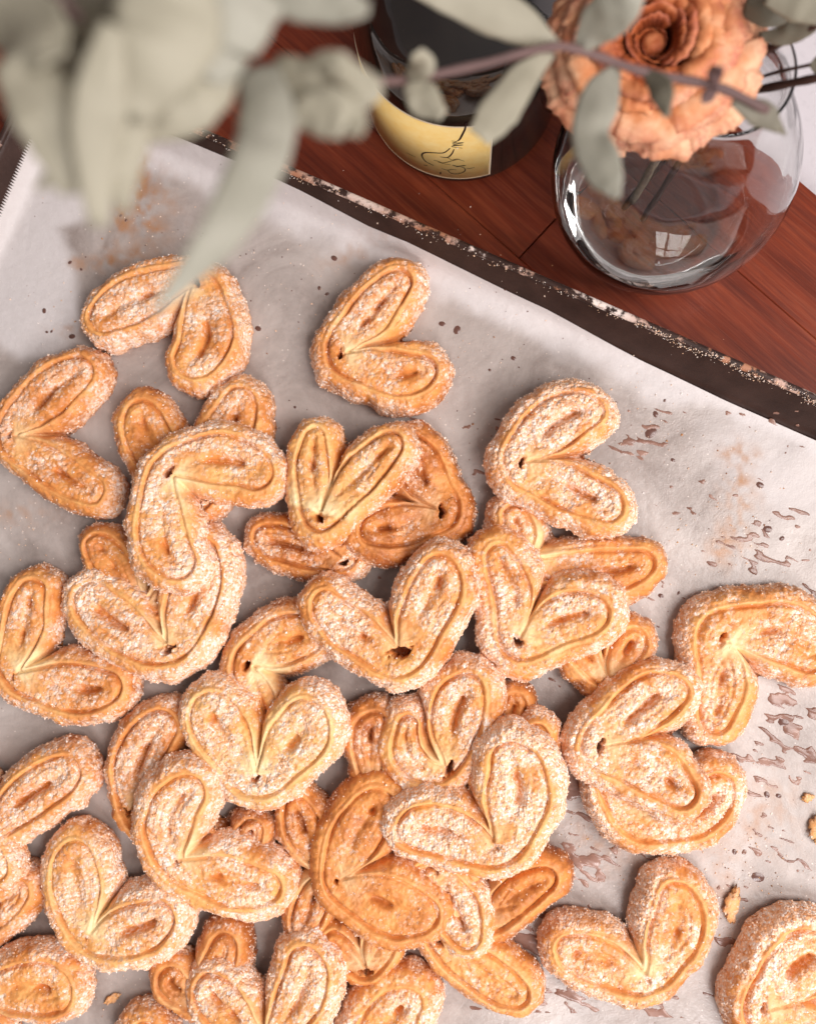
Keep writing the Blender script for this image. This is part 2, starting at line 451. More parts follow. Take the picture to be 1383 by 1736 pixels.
col = n.mix(n.math('MULTIPLY', dot2, 0.7), col, (0.86, 0.76, 0.68, 1))
n.link(col, b.inputs['Base Color'])
vr = n.voro(v, 38, 'DISTANCE_TO_EDGE'); wr2 = n.rng(vr.outputs['Distance'], 0.0, 0.09, 0.0, 1.0)
n.link(n.rng(A[0], 0, 1, 0.34, 0.6), b.inputs['Roughness'])
n.link(n.bump(n.math('ADD', n.math('ADD', f2, n.math('MULTIPLY', wr2, 0.25)), n.math('MULTIPLY', f3, 0.3)), 0.45, 0.0007), b.inputs['Normal'])
paper = obj('parchment_paper', mesh_np('parchment_paper', Vp, [Q, T], m, attr=At))
paper['label'] = 'greasy white baking parchment with a saw-toothed edge lining the tray'
paper['category'] = 'baking paper'

# ---------------------------------------------------------------- palmiers
def bez(J, C, T, n=34):
    ctrl = 2 * C - 0.5 * (J + T); t = np.linspace(0, 1, n)[:, None]
    return (1 - t) ** 2 * J + 2 * t * (1 - t) * ctrl + t * t * T
PH = 13.0
def palmier(idx, name, label, J, L1, L2, b=28, ext=0.7, zs=(0, 0, 0), sugar=0.75, bake=0.4, pale=0.4, hole=1.0, ngr=1500, group='sugared palmiers heaped on the tray'):
    """L = (mid px, tip px, half width px); zs = height of the underside at J, tip1, tip2 (mm above paper)"""
    rs = np.random.RandomState(1000 + idx)
    vn = [VN(2000 + idx * 10 + k) for k in range(7)]
    z0 = 3.2; bake = 0.46 + (bake - 0.46) * 0.72
    zt = [z + z0 + PH * 0.8 for z in zs]
    J3 = at(*J, zt[0]); A3 = at(*L1[1], zt[1]); B3 = at(*L2[1], zt[2])
    ex = (A3 - J3) / np.linalg.norm(A3 - J3)
    nn = np.cross(ex, B3 - J3); nn /= np.linalg.norm(nn)
    if nn[2] < 0: nn = -nn
    ey = np.cross(nn, ex)
    def toloc(p):
        r = ray(*p); c0 = np.array([0, 0, CAM_Z]); t = np.dot(J3 - c0, nn) / np.dot(r, nn)
        d = c0 + r * t - J3; return np.array([np.dot(d, ex), np.dot(d, ey)])
    s = (CAM_Z - zt[0]) / F_PX
    Jp = np.zeros(2); c1, t1, c2, t2 = toloc(L1[0]), toloc(L1[1]), toloc(L2[0]), toloc(L2[1])
    bb = b * s * 1.08; belly = ext * bb
    ax = []
    for c, t, w in ((c1, t1, L1[2] * s), (c2, t2, L2[2] * s)):
        w *= 1.09
        dr = (t - c) / np.linalg.norm(t - c); te = t - dr * w * 0.68
        d0 = (c - Jp) / np.linalg.norm(c - Jp)
        pts = bez(Jp + d0 * 1.5, c, te); tt = np.linspace(0, 1, len(pts))
        wv = w * np.where(tt < 0.55, 0.10 + 0.90 * np.sin(np.clip(tt / 0.55, 0, 1) * math.pi / 2) ** 1.0, 1 - 0.30 * ((tt - 0.55) / 0.45) ** 2)
        ax.append((pts, wv, d0, w))
    down = -(ax[0][2] + ax[1][2]); down /= (np.linalg.norm(down) + 1e-6)
    allp = np.concatenate([ax[0][0], ax[1][0]]); R = max(ax[0][3], ax[1][3]) + bb * (1.4 + ext)
    st = 0.5
    gx = np.arange(allp[:, 0].min() - R, allp[:, 0].max() + R, st); gy = np.arange(allp[:, 1].min() - R, allp[:, 1].max() + R, st)
    GX, GY = np.meshgrid(gx, gy, indexing='ij')
    WX = GX + 0.8 * vn[0](GX, GY, 12) + 0.16 * vn[1](GX, GY, 3.2); WY = GY + 0.8 * vn[1](GX, GY, 12) + 0.16 * vn[0](GX, GY, 3.2)
    k1, k2, k3, k4 = rs.uniform(0.3, 1.4), rs.uniform(0.2, 1.5), rs.uniform(0.35, 0.62), rs.uniform(0.7, 1.25)
    ds = []; ms = []; tts = []
    for pts, wv, d0, w in ax:
        D = np.sqrt((WX[..., None] - pts[:, 0]) ** 2 + (WY[..., None] - pts[:, 1]) ** 2)
        E = D - wv; k = E.argmin(-1)
        ds.append(np.take_along_axis(E, k[..., None], -1)[..., 0])
        kd = D.argmin(-1)
        ms.append(np.take_along_axis(D, kd[..., None], -1)[..., 0] / np.maximum(wv[kd], 0.5)); tts.append(kd / (len(pts) - 1.0))
    d1, d2 = ds
    sd = GX * down[0] + GY * down[1]
    kk = 0.05 + 9.0 * sstep(-0.5, 5, sd)
    h_ = np.clip(0.5 + 0.5 * (d2 - d1) / kk, 0, 1)
    d = d2 * (1 - h_) + d1 * h_ - kk * h_ * (1 - h_)
    which = d1 < d2
    bp = down * belly * 0.52
    ends = []
    for (pts, wv, d0, w) in ax:
        pr = np.array([-d0[1], d0[0]]); pr = pr if np.dot(pr, down) > 0 else -pr
        i_ = int(len(pts) * 0.42); ends.append((pts[i_] + pr * wv[i_] * 0.42, wv[i_] * 0.42))
    bpts = bez(ends[0][0], bp, ends[1][0], 26); tb = np.linspace(0, 1, 26)
    bw = np.where(tb < 0.5, ends[0][1] + (belly * 0.40 - ends[0][1]) * tb * 2, belly * 0.40 + (ends[1][1] - belly * 0.40) * (tb * 2 - 1))
    d3 = (np.sqrt((WX[..., None] - bpts[:, 0]) ** 2 + (WY[..., None] - bpts[:, 1]) ** 2) - bw).min(-1)
    h3 = np.clip(0.5 + 0.5 * (d - d3) / 4.0, 0, 1)
    d = d3 * h3 + d * (1 - h3) - 4.0 * h3 * (1 - h3)
    mm = np.where(which, ms[0], ms[1]); tt = np.where(which, tts[0], tts[1])
    rJ = np.sqrt(GX ** 2 + GY ** 2)
    G = np.exp(-(rJ / 13.0) ** 2) * sstep(-2, 4, sd)
    bl = bb * (1 + 0.12 * G) + 0.9 * vn[2](GX, GY, 6) + 0.45 * vn[3](GX, GY, 2.0) + 0.25 * vn[2](GX, GY, 1.1)
    Fd = d - bl
    te = np.clip(-Fd / 7.5, 0, 1); rnd = np.sqrt(1 - (1 - te) ** 2 + 1e-6)
    h = PH * (0.26 + 0.74 * rnd)
    q_ = d / bl
    # outside band: smooth golden layer line(s), crusty crest
    g0 = 0.2 + 0.8 * sstep(-0.4, 0.3, vn[4](GX, GY, 11))
    cl = 1 - sstep(-2.5, 0.8, sd)                                   # cleft side
    lift = 0.9 + 0.8 * vn[4](GX, GY, 16)
    h += lift * (1 - sstep(-1.6, 0.1, d)) * 0.7 - 0.5 * sstep(0, 5, -d) * (1 - 0.5 * mm)
    h -= k4 * (0.7 + 1.6 * g0) * np.exp(-((d - 0.1) / (0.34 + 0.25 * g0)) ** 2)
    h += 0.8 * np.exp(-((d - 1.6) / 1.1) ** 2)
    h -= 0.55 * k1 * np.exp(-((d - 2.9 - 0.6 * vn[3](GX, GY, 12)) / 0.3) ** 2) * (1 - 0.6 * g0)
    h += 1.3 * np.exp(-((q_ - 0.50) / 0.27) ** 2) * (0.75 + 0.5 * vn[4](GX, GY, 12))
    h += 0.9 * np.exp(-((mm - 0.5) / 0.28) ** 2) * (d < 0) * sstep(0.15, 0.4, tt)
    # spiral groove inside each lobe
    wl = np.where(which, ax[0][3], ax[1][3])
    dsp = -d / wl
    h -= 0.9 * k2 * np.exp(-((dsp - k3 - 0.06 * vn[5](GX, GY, 8)) / 0.07) ** 2) * sstep(-0.2, 0.3, vn[5](GX, GY, 9)) * (d < 0)
    crs = np.exp(-(mm / 0.17) ** 2) * sstep(0.22, 0.4, tt) * (1 - sstep(0.86, 1.0, tt)) * (d < 0)
    crm = sstep(-0.35, 0.5, vn[6](GX, GY, 6))
    h -= (0.8 + 3.6 * crm) * crs
    # cleft crease between the two lobes
    h -= 5.5 * (1 - np.clip(np.abs(d1 - d2) / 7.5, 0, 1)) ** 1.6 * sstep(0.3, 2.5, np.minimum(d1, d2)) * sstep(2.5, 13.0, rJ) * cl
    cc = np.exp(-(np.abs(d1 - d2) / 1.3) ** 2) * sstep(0.0, 2.0, np.minimum(d1, d2) + 0.8) * cl
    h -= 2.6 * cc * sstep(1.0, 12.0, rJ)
    # raw layers fanning out of the joint
    fan = np.exp(-(rJ / 8.5) ** 2) * cl
    near = np.exp(-((d - 2.5) / 2.6) ** 2) * cl * (1 - sstep(10, 24, rJ)) * (0.4 + 0.6 * sstep(-0.4, 0.4, vn[5](GX, GY, 10)))
    lay = np.clip(fan * 1.1 + near * 0.8, 0, 1)
    h += 0.22 * np.sin(d * 2 * math.pi / 1.25 + 2 * vn[5](GX, GY, 8)) * lay
    # hole at the joint
    hx = GX - down[0] * 1.8; hy = GY - down[1] * 1.8
    hp = hx * down[0] + hy * down[1]; hq = -hx * down[1] + hy * down[0]
    hs_ = hole * rs.uniform(0.65, 1.0); sk = rs.uniform(-0.5, 0.5); hp = hp + sk * hq
    wq = (2.5 * hs_ + 0.2) * np.clip(1.0 - 0.55 * hp / (1.5 * hs_ + 0.3), 0.25, 1.6)
    el = np.sqrt((hp / (1.35 * hs_ + 0.25)) ** 2 + (hq / wq) ** 2); el = el + (0.35 * vn[3](GX, GY, 1.3) + 0.2 * vn[1](GX, GY, 0.8)) * (el < 1.5)
    hol = (1 - sstep(0.75, 1.05, el)) * min(1, hole * 1.3)
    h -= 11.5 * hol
    # sugar mask + lumpy crust
    patch = 0.5 + 0.5 * vn[6](GX, GY, 12) + 0.3 * vn[2](GX, GY, 4)
    smooth_band = np.exp(-((d - 1.4 - 0.5 * vn[3](GX, GY, 7)) / (1.3 + 0.7 * vn[5](GX, GY, 13))) ** 2)
    sg = sugar * (0.16 + 0.85 * np.clip(patch + 0.15, 0, 1)) * (1 - 0.95 * smooth_band * (0.35 + 0.65 * sstep(-0.5, 0.2, vn[4](GX, GY, 7))))
    sg = sg * (1 - 0.85 * lay) * (1 - 0.5 * crs * crm)
    sg += 0.25 * sugar * sstep(0.62, 0.95, q_)
    sg = np.clip(sg, 0, 1)
    cell = 0.9 * np.abs(vn[0](GX, GY, 1.3)) + 0.9 * np.abs(vn[1](GX + 5, GY, 2.4))
    h += (1.0 * (cell - 0.45)) * (0.3 + 0.8 * sg) * (1 - 0.85 * smooth_band) * (1 - 0.8 * lay)
    h += 0.35 * vn[3](GX, GY, 5) + 0.18 * vn[5](GX, GY, 1.6)
    h += 1.1 * vn[6](GX, GY, 28)
    h = np.maximum(h, 1.5)
    bake_shade = bake + 0.04 + 0.10 * vn[6](GX + 9, GY, 20) + 0.30 * sstep(0.55, 1.0, q_) + 0.20 * crs * crm + 0.12 * vn[4](GX, GY, 14) - 0.10 * smooth_band + 0.7 * hol + 0.15 * cc  # browner rim is baking; crease, cleft and hole terms paint in shade
    bake_shade = np.clip(bake_shade, 0, 1)
    pl = np.clip(lay * pale * 1.5 + 0.18 * smooth_band * pale, 0, 1)
    # keep cells touching the inside, snap the outer corners to the outline
    ins = Fd < 0
    keep = ins[:-1, :-1] | ins[1:, :-1] | ins[:-1, 1:] | ins[1:, 1:]
    gxr, gyr = np.gradient(Fd, st); gl = np.maximum(np.sqrt(gxr ** 2 + gyr ** 2), 0.4)
    out = ~ins
    mv = np.clip(Fd, 0, 0.8) * out
    PX = GX - gxr / gl * mv / gl; PY = GY - gyr / gl * mv / gl
    h = np.where(out, PH * 0.34, h)
    used = np.zeros_like(ins); used[:-1, :-1] |= keep; used[1:, :-1] |= keep; used[:-1, 1:] |= keep; used[1:, 1:] |= keep
    idm = -np.ones(ins.shape, int); idm[used] = np.arange(used.sum())
    a_, b1, c_, dd = idm[:-1, :-1][keep], idm[1:, :-1][keep], idm[1:, 1:][keep], idm[:-1, 1:][keep]
    quads = np.stack([a_, b1, c_, dd], -1)
    xs, ys, hs = PX[used], PY[used], h[used]
    Vl = np.stack([xs, ys, hs], -1)
    # boundary edges -> side wall and underside
    ed = np.concatenate([quads[:, [0, 1]], quads[:, [1, 2]], quads[:, [2, 3]], quads[:, [3, 0]]])
    key = ed.min(1).astype(np.int64) * 10 ** 6 + ed.max(1); uq, first, cnt = np.unique(key, return_index=True, return_counts=True)
    be = ed[first[cnt == 1]]
    bv = np.unique(be); nbv = len(bv); remap = -np.ones(len(Vl), int); remap[bv] = np.arange(nbv)
    cen = Vl[:, :2].mean(0)
    gX = (gxr / gl)[used][bv]; gY = (gyr / gl)[used][bv]
    r1 = Vl[bv].copy(); r1[:, 2] = PH * 0.16; r1[:, 0] -= gX * 0.15; r1[:, 1] -= gY * 0.15
    r2 = Vl[bv].copy(); r2[:, 2] = 0.0; r2[:, 0] -= gX * 1.6; r2[:, 1] -= gY * 1.6
    n0 = len(Vl); Vl = np.concatenate([Vl, r1, r2, [[cen[0], cen[1], 0.4]]])
    ea, eb = be[:, 0], be[:, 1]; ra, rb = remap[ea], remap[eb]
    w1 = np.stack([eb, ea, n0 + ra, n0 + rb], -1); w2 = np.stack([n0 + rb, n0 + ra, n0 + nbv + ra, n0 + nbv + rb], -1)
    fanb = np.stack([n0 + nbv + rb, n0 + nbv + ra, np.full(len(ra), n0 + 2 * nbv)], -1)
    att = np.stack([sg[used], pl[used], bake_shade[used]], -1)
    att = np.concatenate([att, np.tile([sugar * 0.7, 0, min(1, bake + 0.25)], (nbv, 1)), np.tile([0, 0, 0.7], (nbv + 1, 1))])
    # grains of sugar standing proud of the crust
    clump = np.clip(0.35 + vn[6](GX, GY, 3.3) + 0.6 * vn[4](GX, GY, 8), 0.05, 2)[used]; wgt = (sg[used] ** 2) * clump * (~out[used]) + 0.02; wgt += 0.9 * sugar * ((-Fd[used]) < 1.4)
    wgt /= wgt.sum(); k = rs.choice(n0, int(ngr * 0.8 * (0.30 + 0.75 * sugar)), p=wgt)
    gp = Vl[k] + rs.uniform(-0.3, 0.3, (len(k), 3)) * [1, 1, 0.4] - [0, 0, 0.18]
    gs = rs.uniform(0.22, 0.52, len(k)) * np.where(rs.rand(len(k)) < 0.05, 1.5, 1)
    # to world
    base = J3 - nn * PH * 0.8
    Wm = np.stack([ex, ey, nn], 0)
    org = base + cen[0] * ex + cen[1] * ey
    Wv = Vl @ Wm + base - org
    Gv = gp @ Wm + base - org
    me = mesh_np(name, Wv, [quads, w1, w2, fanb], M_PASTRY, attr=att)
    o = obj(name, me, None, org)
    tag(o, label, 'palmier', group)
    tag(obj('sugar_grains', grains('sugar_grains', Gv, gs, rs, M_SUGAR), o), kind='stuff')
    return o

SPECS = [
 # label, J, (mid,tip,w), (mid,tip,w), kwargs
 ('palmier furthest up the tray, its cleft crossed by the blurred leaf tip', (330, 482), ((235, 508), (160, 552), 36), ((352, 562), (318, 640), 40), dict(b=26, ext=1.0, bake=.45, sugar=.7)),
 ('wide-open palmier cut by the left frame edge, above the bare greasy patch of paper', (27, 738), ((85, 672), (153, 618), 34), ((95, 795), (176, 843), 28), dict(b=27, ext=.9, bake=.6, sugar=.6, hole=.7)),
 ('palmier half hidden under the big hooked one, only its two upper lobe ends showing', (322, 850), ((262, 755), (232, 684), 34), ((380, 750), (420, 664), 38), dict(b=27, bake=.5, sugar=.55)),
 ('large sugary hooked palmier lying on top of two others, left of centre', (292, 805), ((368, 778), (462, 812), 38), ((276, 900), (314, 975), 37), dict(b=29, ext=1.15, zs=(11, 8, 14), bake=.4, sugar=.85, pale=.7, ngr=1900)),
 ('pale layered V-shaped palmier with open joint hole, resting on two browner ones', (545, 874), ((532, 800), (536, 728), 25), ((615, 800), (678, 746), 29), dict(b=27, ext=1.1, zs=(9, 6, 11), bake=.3, sugar=.55, pale=.9)),
 ('single golden palmier standing apart at the top middle, opening to the right', (583, 602), ((628, 535), (688, 468), 31), ((665, 632), (738, 628), 33), dict(b=30, ext=.9, bake=.48, sugar=.6, pale=.6)),
 ('dark brown palmier underneath the pale V-shaped one, round side to the right', (742, 866), ((715, 805), (690, 742), 34), ((680, 890), (612, 905), 30), dict(b=30, ext=1.2, zs=(0, 0, 5), bake=.85, sugar=.5, pale=.2)),
 ('brown elongated palmier beneath the pale V-shaped one, over a gap of bare paper', (580, 950), ((510, 930), (432, 908), 26), ((575, 905), (560, 850), 22), dict(b=23, ext=.7, bake=.8, sugar=.6, pale=.1)),
 ('heavily sugared palmier at the upper right of the heap, opening to the right', (889, 785), ((938, 722), (1014, 688), 39), ((965, 828), (1050, 866), 32), dict(b=28, ext=1.3, zs=(8, 7, 10), bake=.5, sugar=.9, pale=.4, ngr=1900)),
 ('palmier mostly covered by the sugared one above it, one lobe pointing right', (895, 950), ((1010, 968), (1102, 956), 30), ((880, 905), (862, 860), 22), dict(b=28, bake=.55, sugar=.7, pale=.5)),
 ('palmier right of centre with one tall left lobe and a round sugary right lobe', (880, 1082), ((866, 1000), (838, 926), 26), ((950, 1050), (1028, 1030), 35), dict(b=36, ext=.9, zs=(7, 6, 10), bake=.45, sugar=.8, pale=.5)),
 ('big sugar-crusted palmier with a dark triangular joint hole in the middle of the heap', (678, 1100), ((600, 1068), (537, 1010), 32), ((728, 1020), (756, 944), 38), dict(b=29, ext=1.5, zs=(12, 9, 14), bake=.48, sugar=.8, pale=.3, hole=1.9, ngr=1900)),
 ('white-sugared palmier under the large hooked one, its left lobe pointing up left', (286, 1096), ((200, 1055), (136, 1000), 36), ((330, 1010), (348, 915), 38), dict(b=32, ext=.9, zs=(5, 3, 3), bake=.42, sugar=.95, pale=.5, hole=1.5, ngr=1900)),
 ('golden palmier at the left edge, upper lobe upright and lower lobe pointing right', (32, 1142), ((42, 1060), (62, 984), 30), ((122, 1164), (208, 1162), 34), dict(b=27, ext=.8, zs=(2, 1, 1), bake=.5, sugar=.6, pale=.7, hole=.5)),
 ('small brown palmier end peeping out between the left-edge one and the hooked one', (245, 1025), ((195, 960), (158, 912), 26), ((300, 990), (330, 900), 22), dict(b=22, bake=.7, sugar=.5)),
 ('palest palmier of the heap, thickly sugared heart shape with a tiny joint hole', (437, 1312), ((378, 1240), (352, 1178), 40), ((502, 1252), (530, 1190), 42), dict(b=29, ext=1.3, zs=(7, 7, 10), bake=.12, sugar=.85, pale=1.0, hole=.8)),
 ('orange palmier with an unsugared pale fold, tucked behind the palest heart-shaped one', (425, 1128), ((480, 1088), (545, 1080), 36), ((440, 1180), (460, 1230), 24), dict(b=26, ext=1.1, zs=(1, 1, 0), bake=.6, sugar=.6, pale=1.0)),
 ('brownish palmier lobe standing left of the palest one, in shade', (222, 1372), ((240, 1285), (290, 1210), 36), ((275, 1400), (330, 1380), 24), dict(b=24, ext=.5, bake=.6, sugar=.65)),
 ('sugared palmier touching the lower left of the palest one, opening to the right', (306, 1456), ((290, 1385), (335, 1318), 36), ((385, 1490), (474, 1508), 36), dict(b=33, ext=1.0, zs=(7, 9, 4), bake=.36, sugar=.85, pale=.5, hole=.6, ngr=1900)),
 ('clean heart-shaped golden palmier in the lower left, cleft to the upper right', (152, 1583), ((132, 1500), (134, 1425), 37), ((225, 1575), (294, 1545), 37), dict(b=31, ext=.75, zs=(4, 3, 5), bake=.36, sugar=.8, pale=.7, hole=.2, ngr=1800)),
 ('oval palmier lobe entering from the left edge, below the two-lobed golden one', (-25, 1408), ((60, 1345), (134, 1294), 34), ((-60, 1350), (-90, 1290), 28), dict(b=27, zs=(3, 2, 2), bake=.45, sugar=.65)),
 ('sugary palmier corner at the left edge, directly above a darker lobe', (-50, 1400), ((-20, 1450), (6, 1488), 24), ((-90, 1450), (-110, 1500), 24), dict(b=22, zs=(7, 7, 7), bake=.35, sugar=.8, ngr=900)),
 ('darker palmier lobe at the left edge beside the clean heart-shaped one', (-45, 1580), ((0, 1535), (48, 1500), 28), ((-60, 1520), (-90, 1470), 28), dict(b=26, bake=.65, sugar=.6, ngr=1000)),
 ('palmier lobe in the bottom left corner of the picture, pointing right', (-30, 1690), ((50, 1672), (122, 1684), 40), ((-40, 1760), (-20, 1840), 34), dict(b=28, zs=(2, 2, 0), bake=.5, sugar=.75)),
 ('palmier cut by the bottom frame edge, just its round top showing', (270, 1860), ((250, 1790), (245, 1728), 30), ((330, 1850), (370, 1830), 28), dict(b=26, bake=.5, sugar=.7, ngr=800)),
 ('two-lobed palmier standing upright at the bottom edge, below the sugared ones', (450, 1770), ((385, 1705), (342, 1658), 32), ((508, 1690), (524, 1604), 35), dict(b=29, zs=(7, 3, 5), bake=.42, sugar=.85, pale=.5, ngr=1800)),
 ('brown palmier scrap between the clean heart-shaped one and the bottom upright one', (350, 1690), ((372, 1630), (388, 1582), 24), ((300, 1670), (290, 1640), 20), dict(b=26, bake=.78, sugar=.45, ngr=900)),
 ('palmier at the bottom edge right of the upright two-lobed one, tip up right', (615, 1800), ((655, 1735), (705, 1682), 34), ((640, 1860), (700, 1890), 30), dict(b=36, bake=.5, sugar=.75, ngr=1300)),
 ('deep orange caramelised palmier, the least sugared, in the lower middle', (577, 1490), ((605, 1415), (655, 1342), 36), ((655, 1530), (736, 1558), 42), dict(b=30, ext=.7, zs=(5, 4, 5), bake=.62, sugar=.38, pale=.3, hole=.7)),
 ('whitest sugar-crusted palmier, on top in the lower middle over the deep orange one', (840, 1430), ((755, 1408), (676, 1400), 36), ((876, 1350), (862, 1258), 44), dict(b=31, ext=1.1, zs=(12, 9, 16), bake=.36, sugar=1.0, pale=.3, hole=.3, ngr=2100)),
 ('small lobe sticking out behind the upper right of the whitest palmier', (860, 1350), ((895, 1290), (916, 1232), 24), ((830, 1310), (810, 1270), 20), dict(b=24, zs=(6, 8, 6), bake=.5, sugar=.7, ngr=900)),
 ('rumpled palmier between the big one with the triangular hole and the whitest one', (758, 1298), ((772, 1215), (800, 1146), 38), ((700, 1290), (688, 1215), 22), dict(b=32, ext=.4, zs=(6, 9, 5), bake=.45, sugar=.75, pale=.4, hole=1.4)),
 ('shaded brown palmier under the rumpled one, beside the palest heart', (645, 1330), ((625, 1260), (636, 1205), 24), ((700, 1310), (740, 1290), 22), dict(b=24, bake=.75, sugar=.5, ngr=900)),
 ('large palmier with a narrow dark joint hole, lying on another at the right', (1022, 1262), ((1080, 1205), (1154, 1158), 36), ((1098, 1300), (1172, 1356), 34), dict(b=29, ext=1.3, zs=(9, 6, 12), bake=.5, sugar=.85, pale=.4, hole=1.4, ngr=1900)),
 ('palmier underneath the large right one, its round edge showing below it', (1085, 1385), ((1170, 1378), (1228, 1318), 32), ((1050, 1340), (1040, 1290), 26), dict(b=31, ext=1.1, hole=0, bake=.5, sugar=.85, ngr=1500)),
 ('palmier cut by the right frame edge, its long pale lobe pointing down', (1228, 1082), ((1318, 1072), (1400, 1118), 42), ((1222, 1155), (1207, 1238), 29), dict(b=30, ext=1.6, bake=.48, sugar=.7, pale=.7)),
 ('heart-shaped palmier by itself on the caramel-streaked paper at the lower right', (1094, 1652), ((1015, 1628), (944, 1600), 31), ((1140, 1580), (1146, 1496), 36), dict(b=30, ext=.8, bake=.5, sugar=.75, pale=.6, hole=.3, ngr=1800)),
 ('palmier in the bottom right corner, cut by the frame, opening to the right', (1296, 1706), ((1345, 1640), (1410, 1600), 44), ((1350, 1745), (1410, 1770), 34), dict(b=34, ext=1.0, bake=.48, sugar=.85, pale=.4)),
 ('brown palmier poking out from under the whitest one, next to bare paper', (815, 1565), ((875, 1515), (938, 1478), 24), ((790, 1520), (780, 1480), 20), dict(b=26, zs=(0, 4, 0), bake=.72, sugar=.35, ngr=900)),
 ('pale golden palmier lobe pointing down right below the whitest one', (748, 1590), ((822, 1648), (892, 1692), 30), ((735, 1520), (730, 1470), 24), dict(b=26, bake=.38, sugar=.55, pale=.8)),
 ('white-sugared lobe end wedged against the right side of the deep orange palmier', (730, 1480), ((768, 1530), (798, 1600), 32), ((700, 1540), (690, 1580), 24), dict(b=26, zs=(1, 3, 1), bake=.4, sugar=.85, ngr=1100)),
 ('brown palmier seen in slits left of the deep orange one', (548, 1478), ((520, 1410), (500, 1350), 26), ((530, 1530), (505, 1580), 26), dict(b=24, bake=.75, sugar=.5, ngr=1000)),
 ('brown palmier edge squeezed between the round-lobed one and the right-edge one', (1030, 1150), ((1055, 1110), (1082, 1070), 22), ((990, 1110), (975, 1080), 20), dict(b=24, bake=.6, sugar=.5, ngr=800)),
 ('dark palmier scrap below the palest heart, almost wholly covered', (395, 1470), ((415, 1430), (432, 1392), 20), ((360, 1440), (345, 1420), 18), dict(b=22, bake=.8, sugar=.4, ngr=700)),
 ('dark palmier deep in the heap above the whitest one', (850, 1250), ((865, 1215), (880, 1178), 20), ((820, 1220), (800, 1200), 18), dict(b=22, bake=.8, sugar=.4, ngr=700)),
 ('orange palmier underside visible below the deep orange palmier', (620, 1640), ((640, 1600), (655, 1560), 22), ((580, 1610), (560, 1580), 20), dict(b=22, bake=.6, sugar=.4, ngr=700)),
]
for idx, (lab, J, L1, L2, kw) in enumerate(SPECS):
    palmier(idx, 'palmier', lab, J, L1, L2, **kw)

# ---------------------------------------------------------------- caramel streaks, crumbs and loose sugar
def smears():
    st = 0.45
    c = at(1150, 1200, 3)[:2]
    g = np.arange(-135, 135, st)
    GX, GY = np.meshgrid(g + c[0], g + c[1], indexing='ij')
    ang = math.radians(-22)
    A_ = GX * math.cos(ang) + GY * math.sin(ang); B_ = -GX * math.sin(ang) + GY * math.cos(ang)
    n1, n2, n3, n4 = VN(71), VN(72), VN(73), VN(74)
    wv = n3(GX, GY, 6) * 1.6
    f = n1((A_ + wv) / 2.6, B_ + wv, 2.3) + 0.40 * n2(A_ / 2.6, B_, 1.3)
    reg = np.zeros_like(GX) - 0.2
    for (px, py, r, k) in [(985, 1330, 55, 1.1), (980, 1450, 60, 1.1), (1010, 1400, 50, 1.0), (900, 1560, 60, 1.0), (900, 1715, 90, 1.1), (1330, 1290, 55, 1.0), (1340, 1220, 45, .9),
                           (1090, 740, 38, 1.1), (1040, 700, 26, 1.2), (1280, 935, 45, 1.0), (1340, 880, 28, 1.0), (1070, 1320, 30, .7), (1260, 1300, 30, .8), (1320, 1440, 40, .6), (1230, 1600, 30, .6), (1120, 1720, 40, .9), (950, 1260, 25, 1.0)]:
        q0 = at(px, py, 3)[:2]; reg = np.maximum(reg, k * np.exp(-((GX - q0[0]) ** 2 + (GY - q0[1]) ** 2) / (r / 3.7) ** 2) - 0.2)
    Fd = (0.74 - f * 1.0 - reg * 0.95) - 0.12 * n4(GX, GY, 20)
    Fd = Fd - 0.0
    ins = Fd < 0
    keep = ins[:-1, :-1] | ins[1:, :-1] | ins[:-1, 1:] | ins[1:, 1:]
    gx_, gy_ = np.gradient(Fd, st); g2 = np.maximum(gx_ ** 2 + gy_ ** 2, 0.02)
    mv = np.clip(Fd, 0, 0.5) * (~ins)
    sx = np.clip(gx_ / g2 * mv, -st * .7, st * .7); sy = np.clip(gy_ / g2 * mv, -st * .7, st * .7)
    used = np.zeros_like(ins); used[:-1, :-1] |= keep; used[1:, :-1] |= keep; used[:-1, 1:] |= keep; used[1:, 1:] |= keep
    idm = -np.ones(ins.shape, int); idm[used] = np.arange(used.sum())
    Qd = np.stack([idm[:-1, :-1][keep], idm[1:, :-1][keep], idm[1:, 1:][keep], idm[:-1, 1:][keep]], -1)
    P = np.stack([GX - sx, GY - sy], -1)[used]
    rel = P - O; u = rel @ U; v = rel @ V
    z = paper_z(u, v) + np.where(ins[used], 0.10 + 0.45 * np.clip(-Fd[used], 0, 0.5), -0.10)
    return np.concatenate([P, z[:, None]], 1), Qd
m, nt, b = mat('burnt_sugar_syrup'); n = N(nt); v = n.coord()
n.link(n.mix(n.rng(n.noise(v, 120, 3), 0.35, 0.65), (0.19, 0.088, 0.06, 1), (0.33, 0.185, 0.14, 1)), b.inputs['Base Color'])
b.inputs['Roughness'].default_value = 0.22; M_SYRUP = m
P, Qd = smears()
tag(obj('caramel_streaks', mesh_np('caramel_streaks', P, Qd, M_SYRUP)), 'thin brown streaks of caramelised sugar stuck to the greasy paper', 'caramel', kind='stuff')

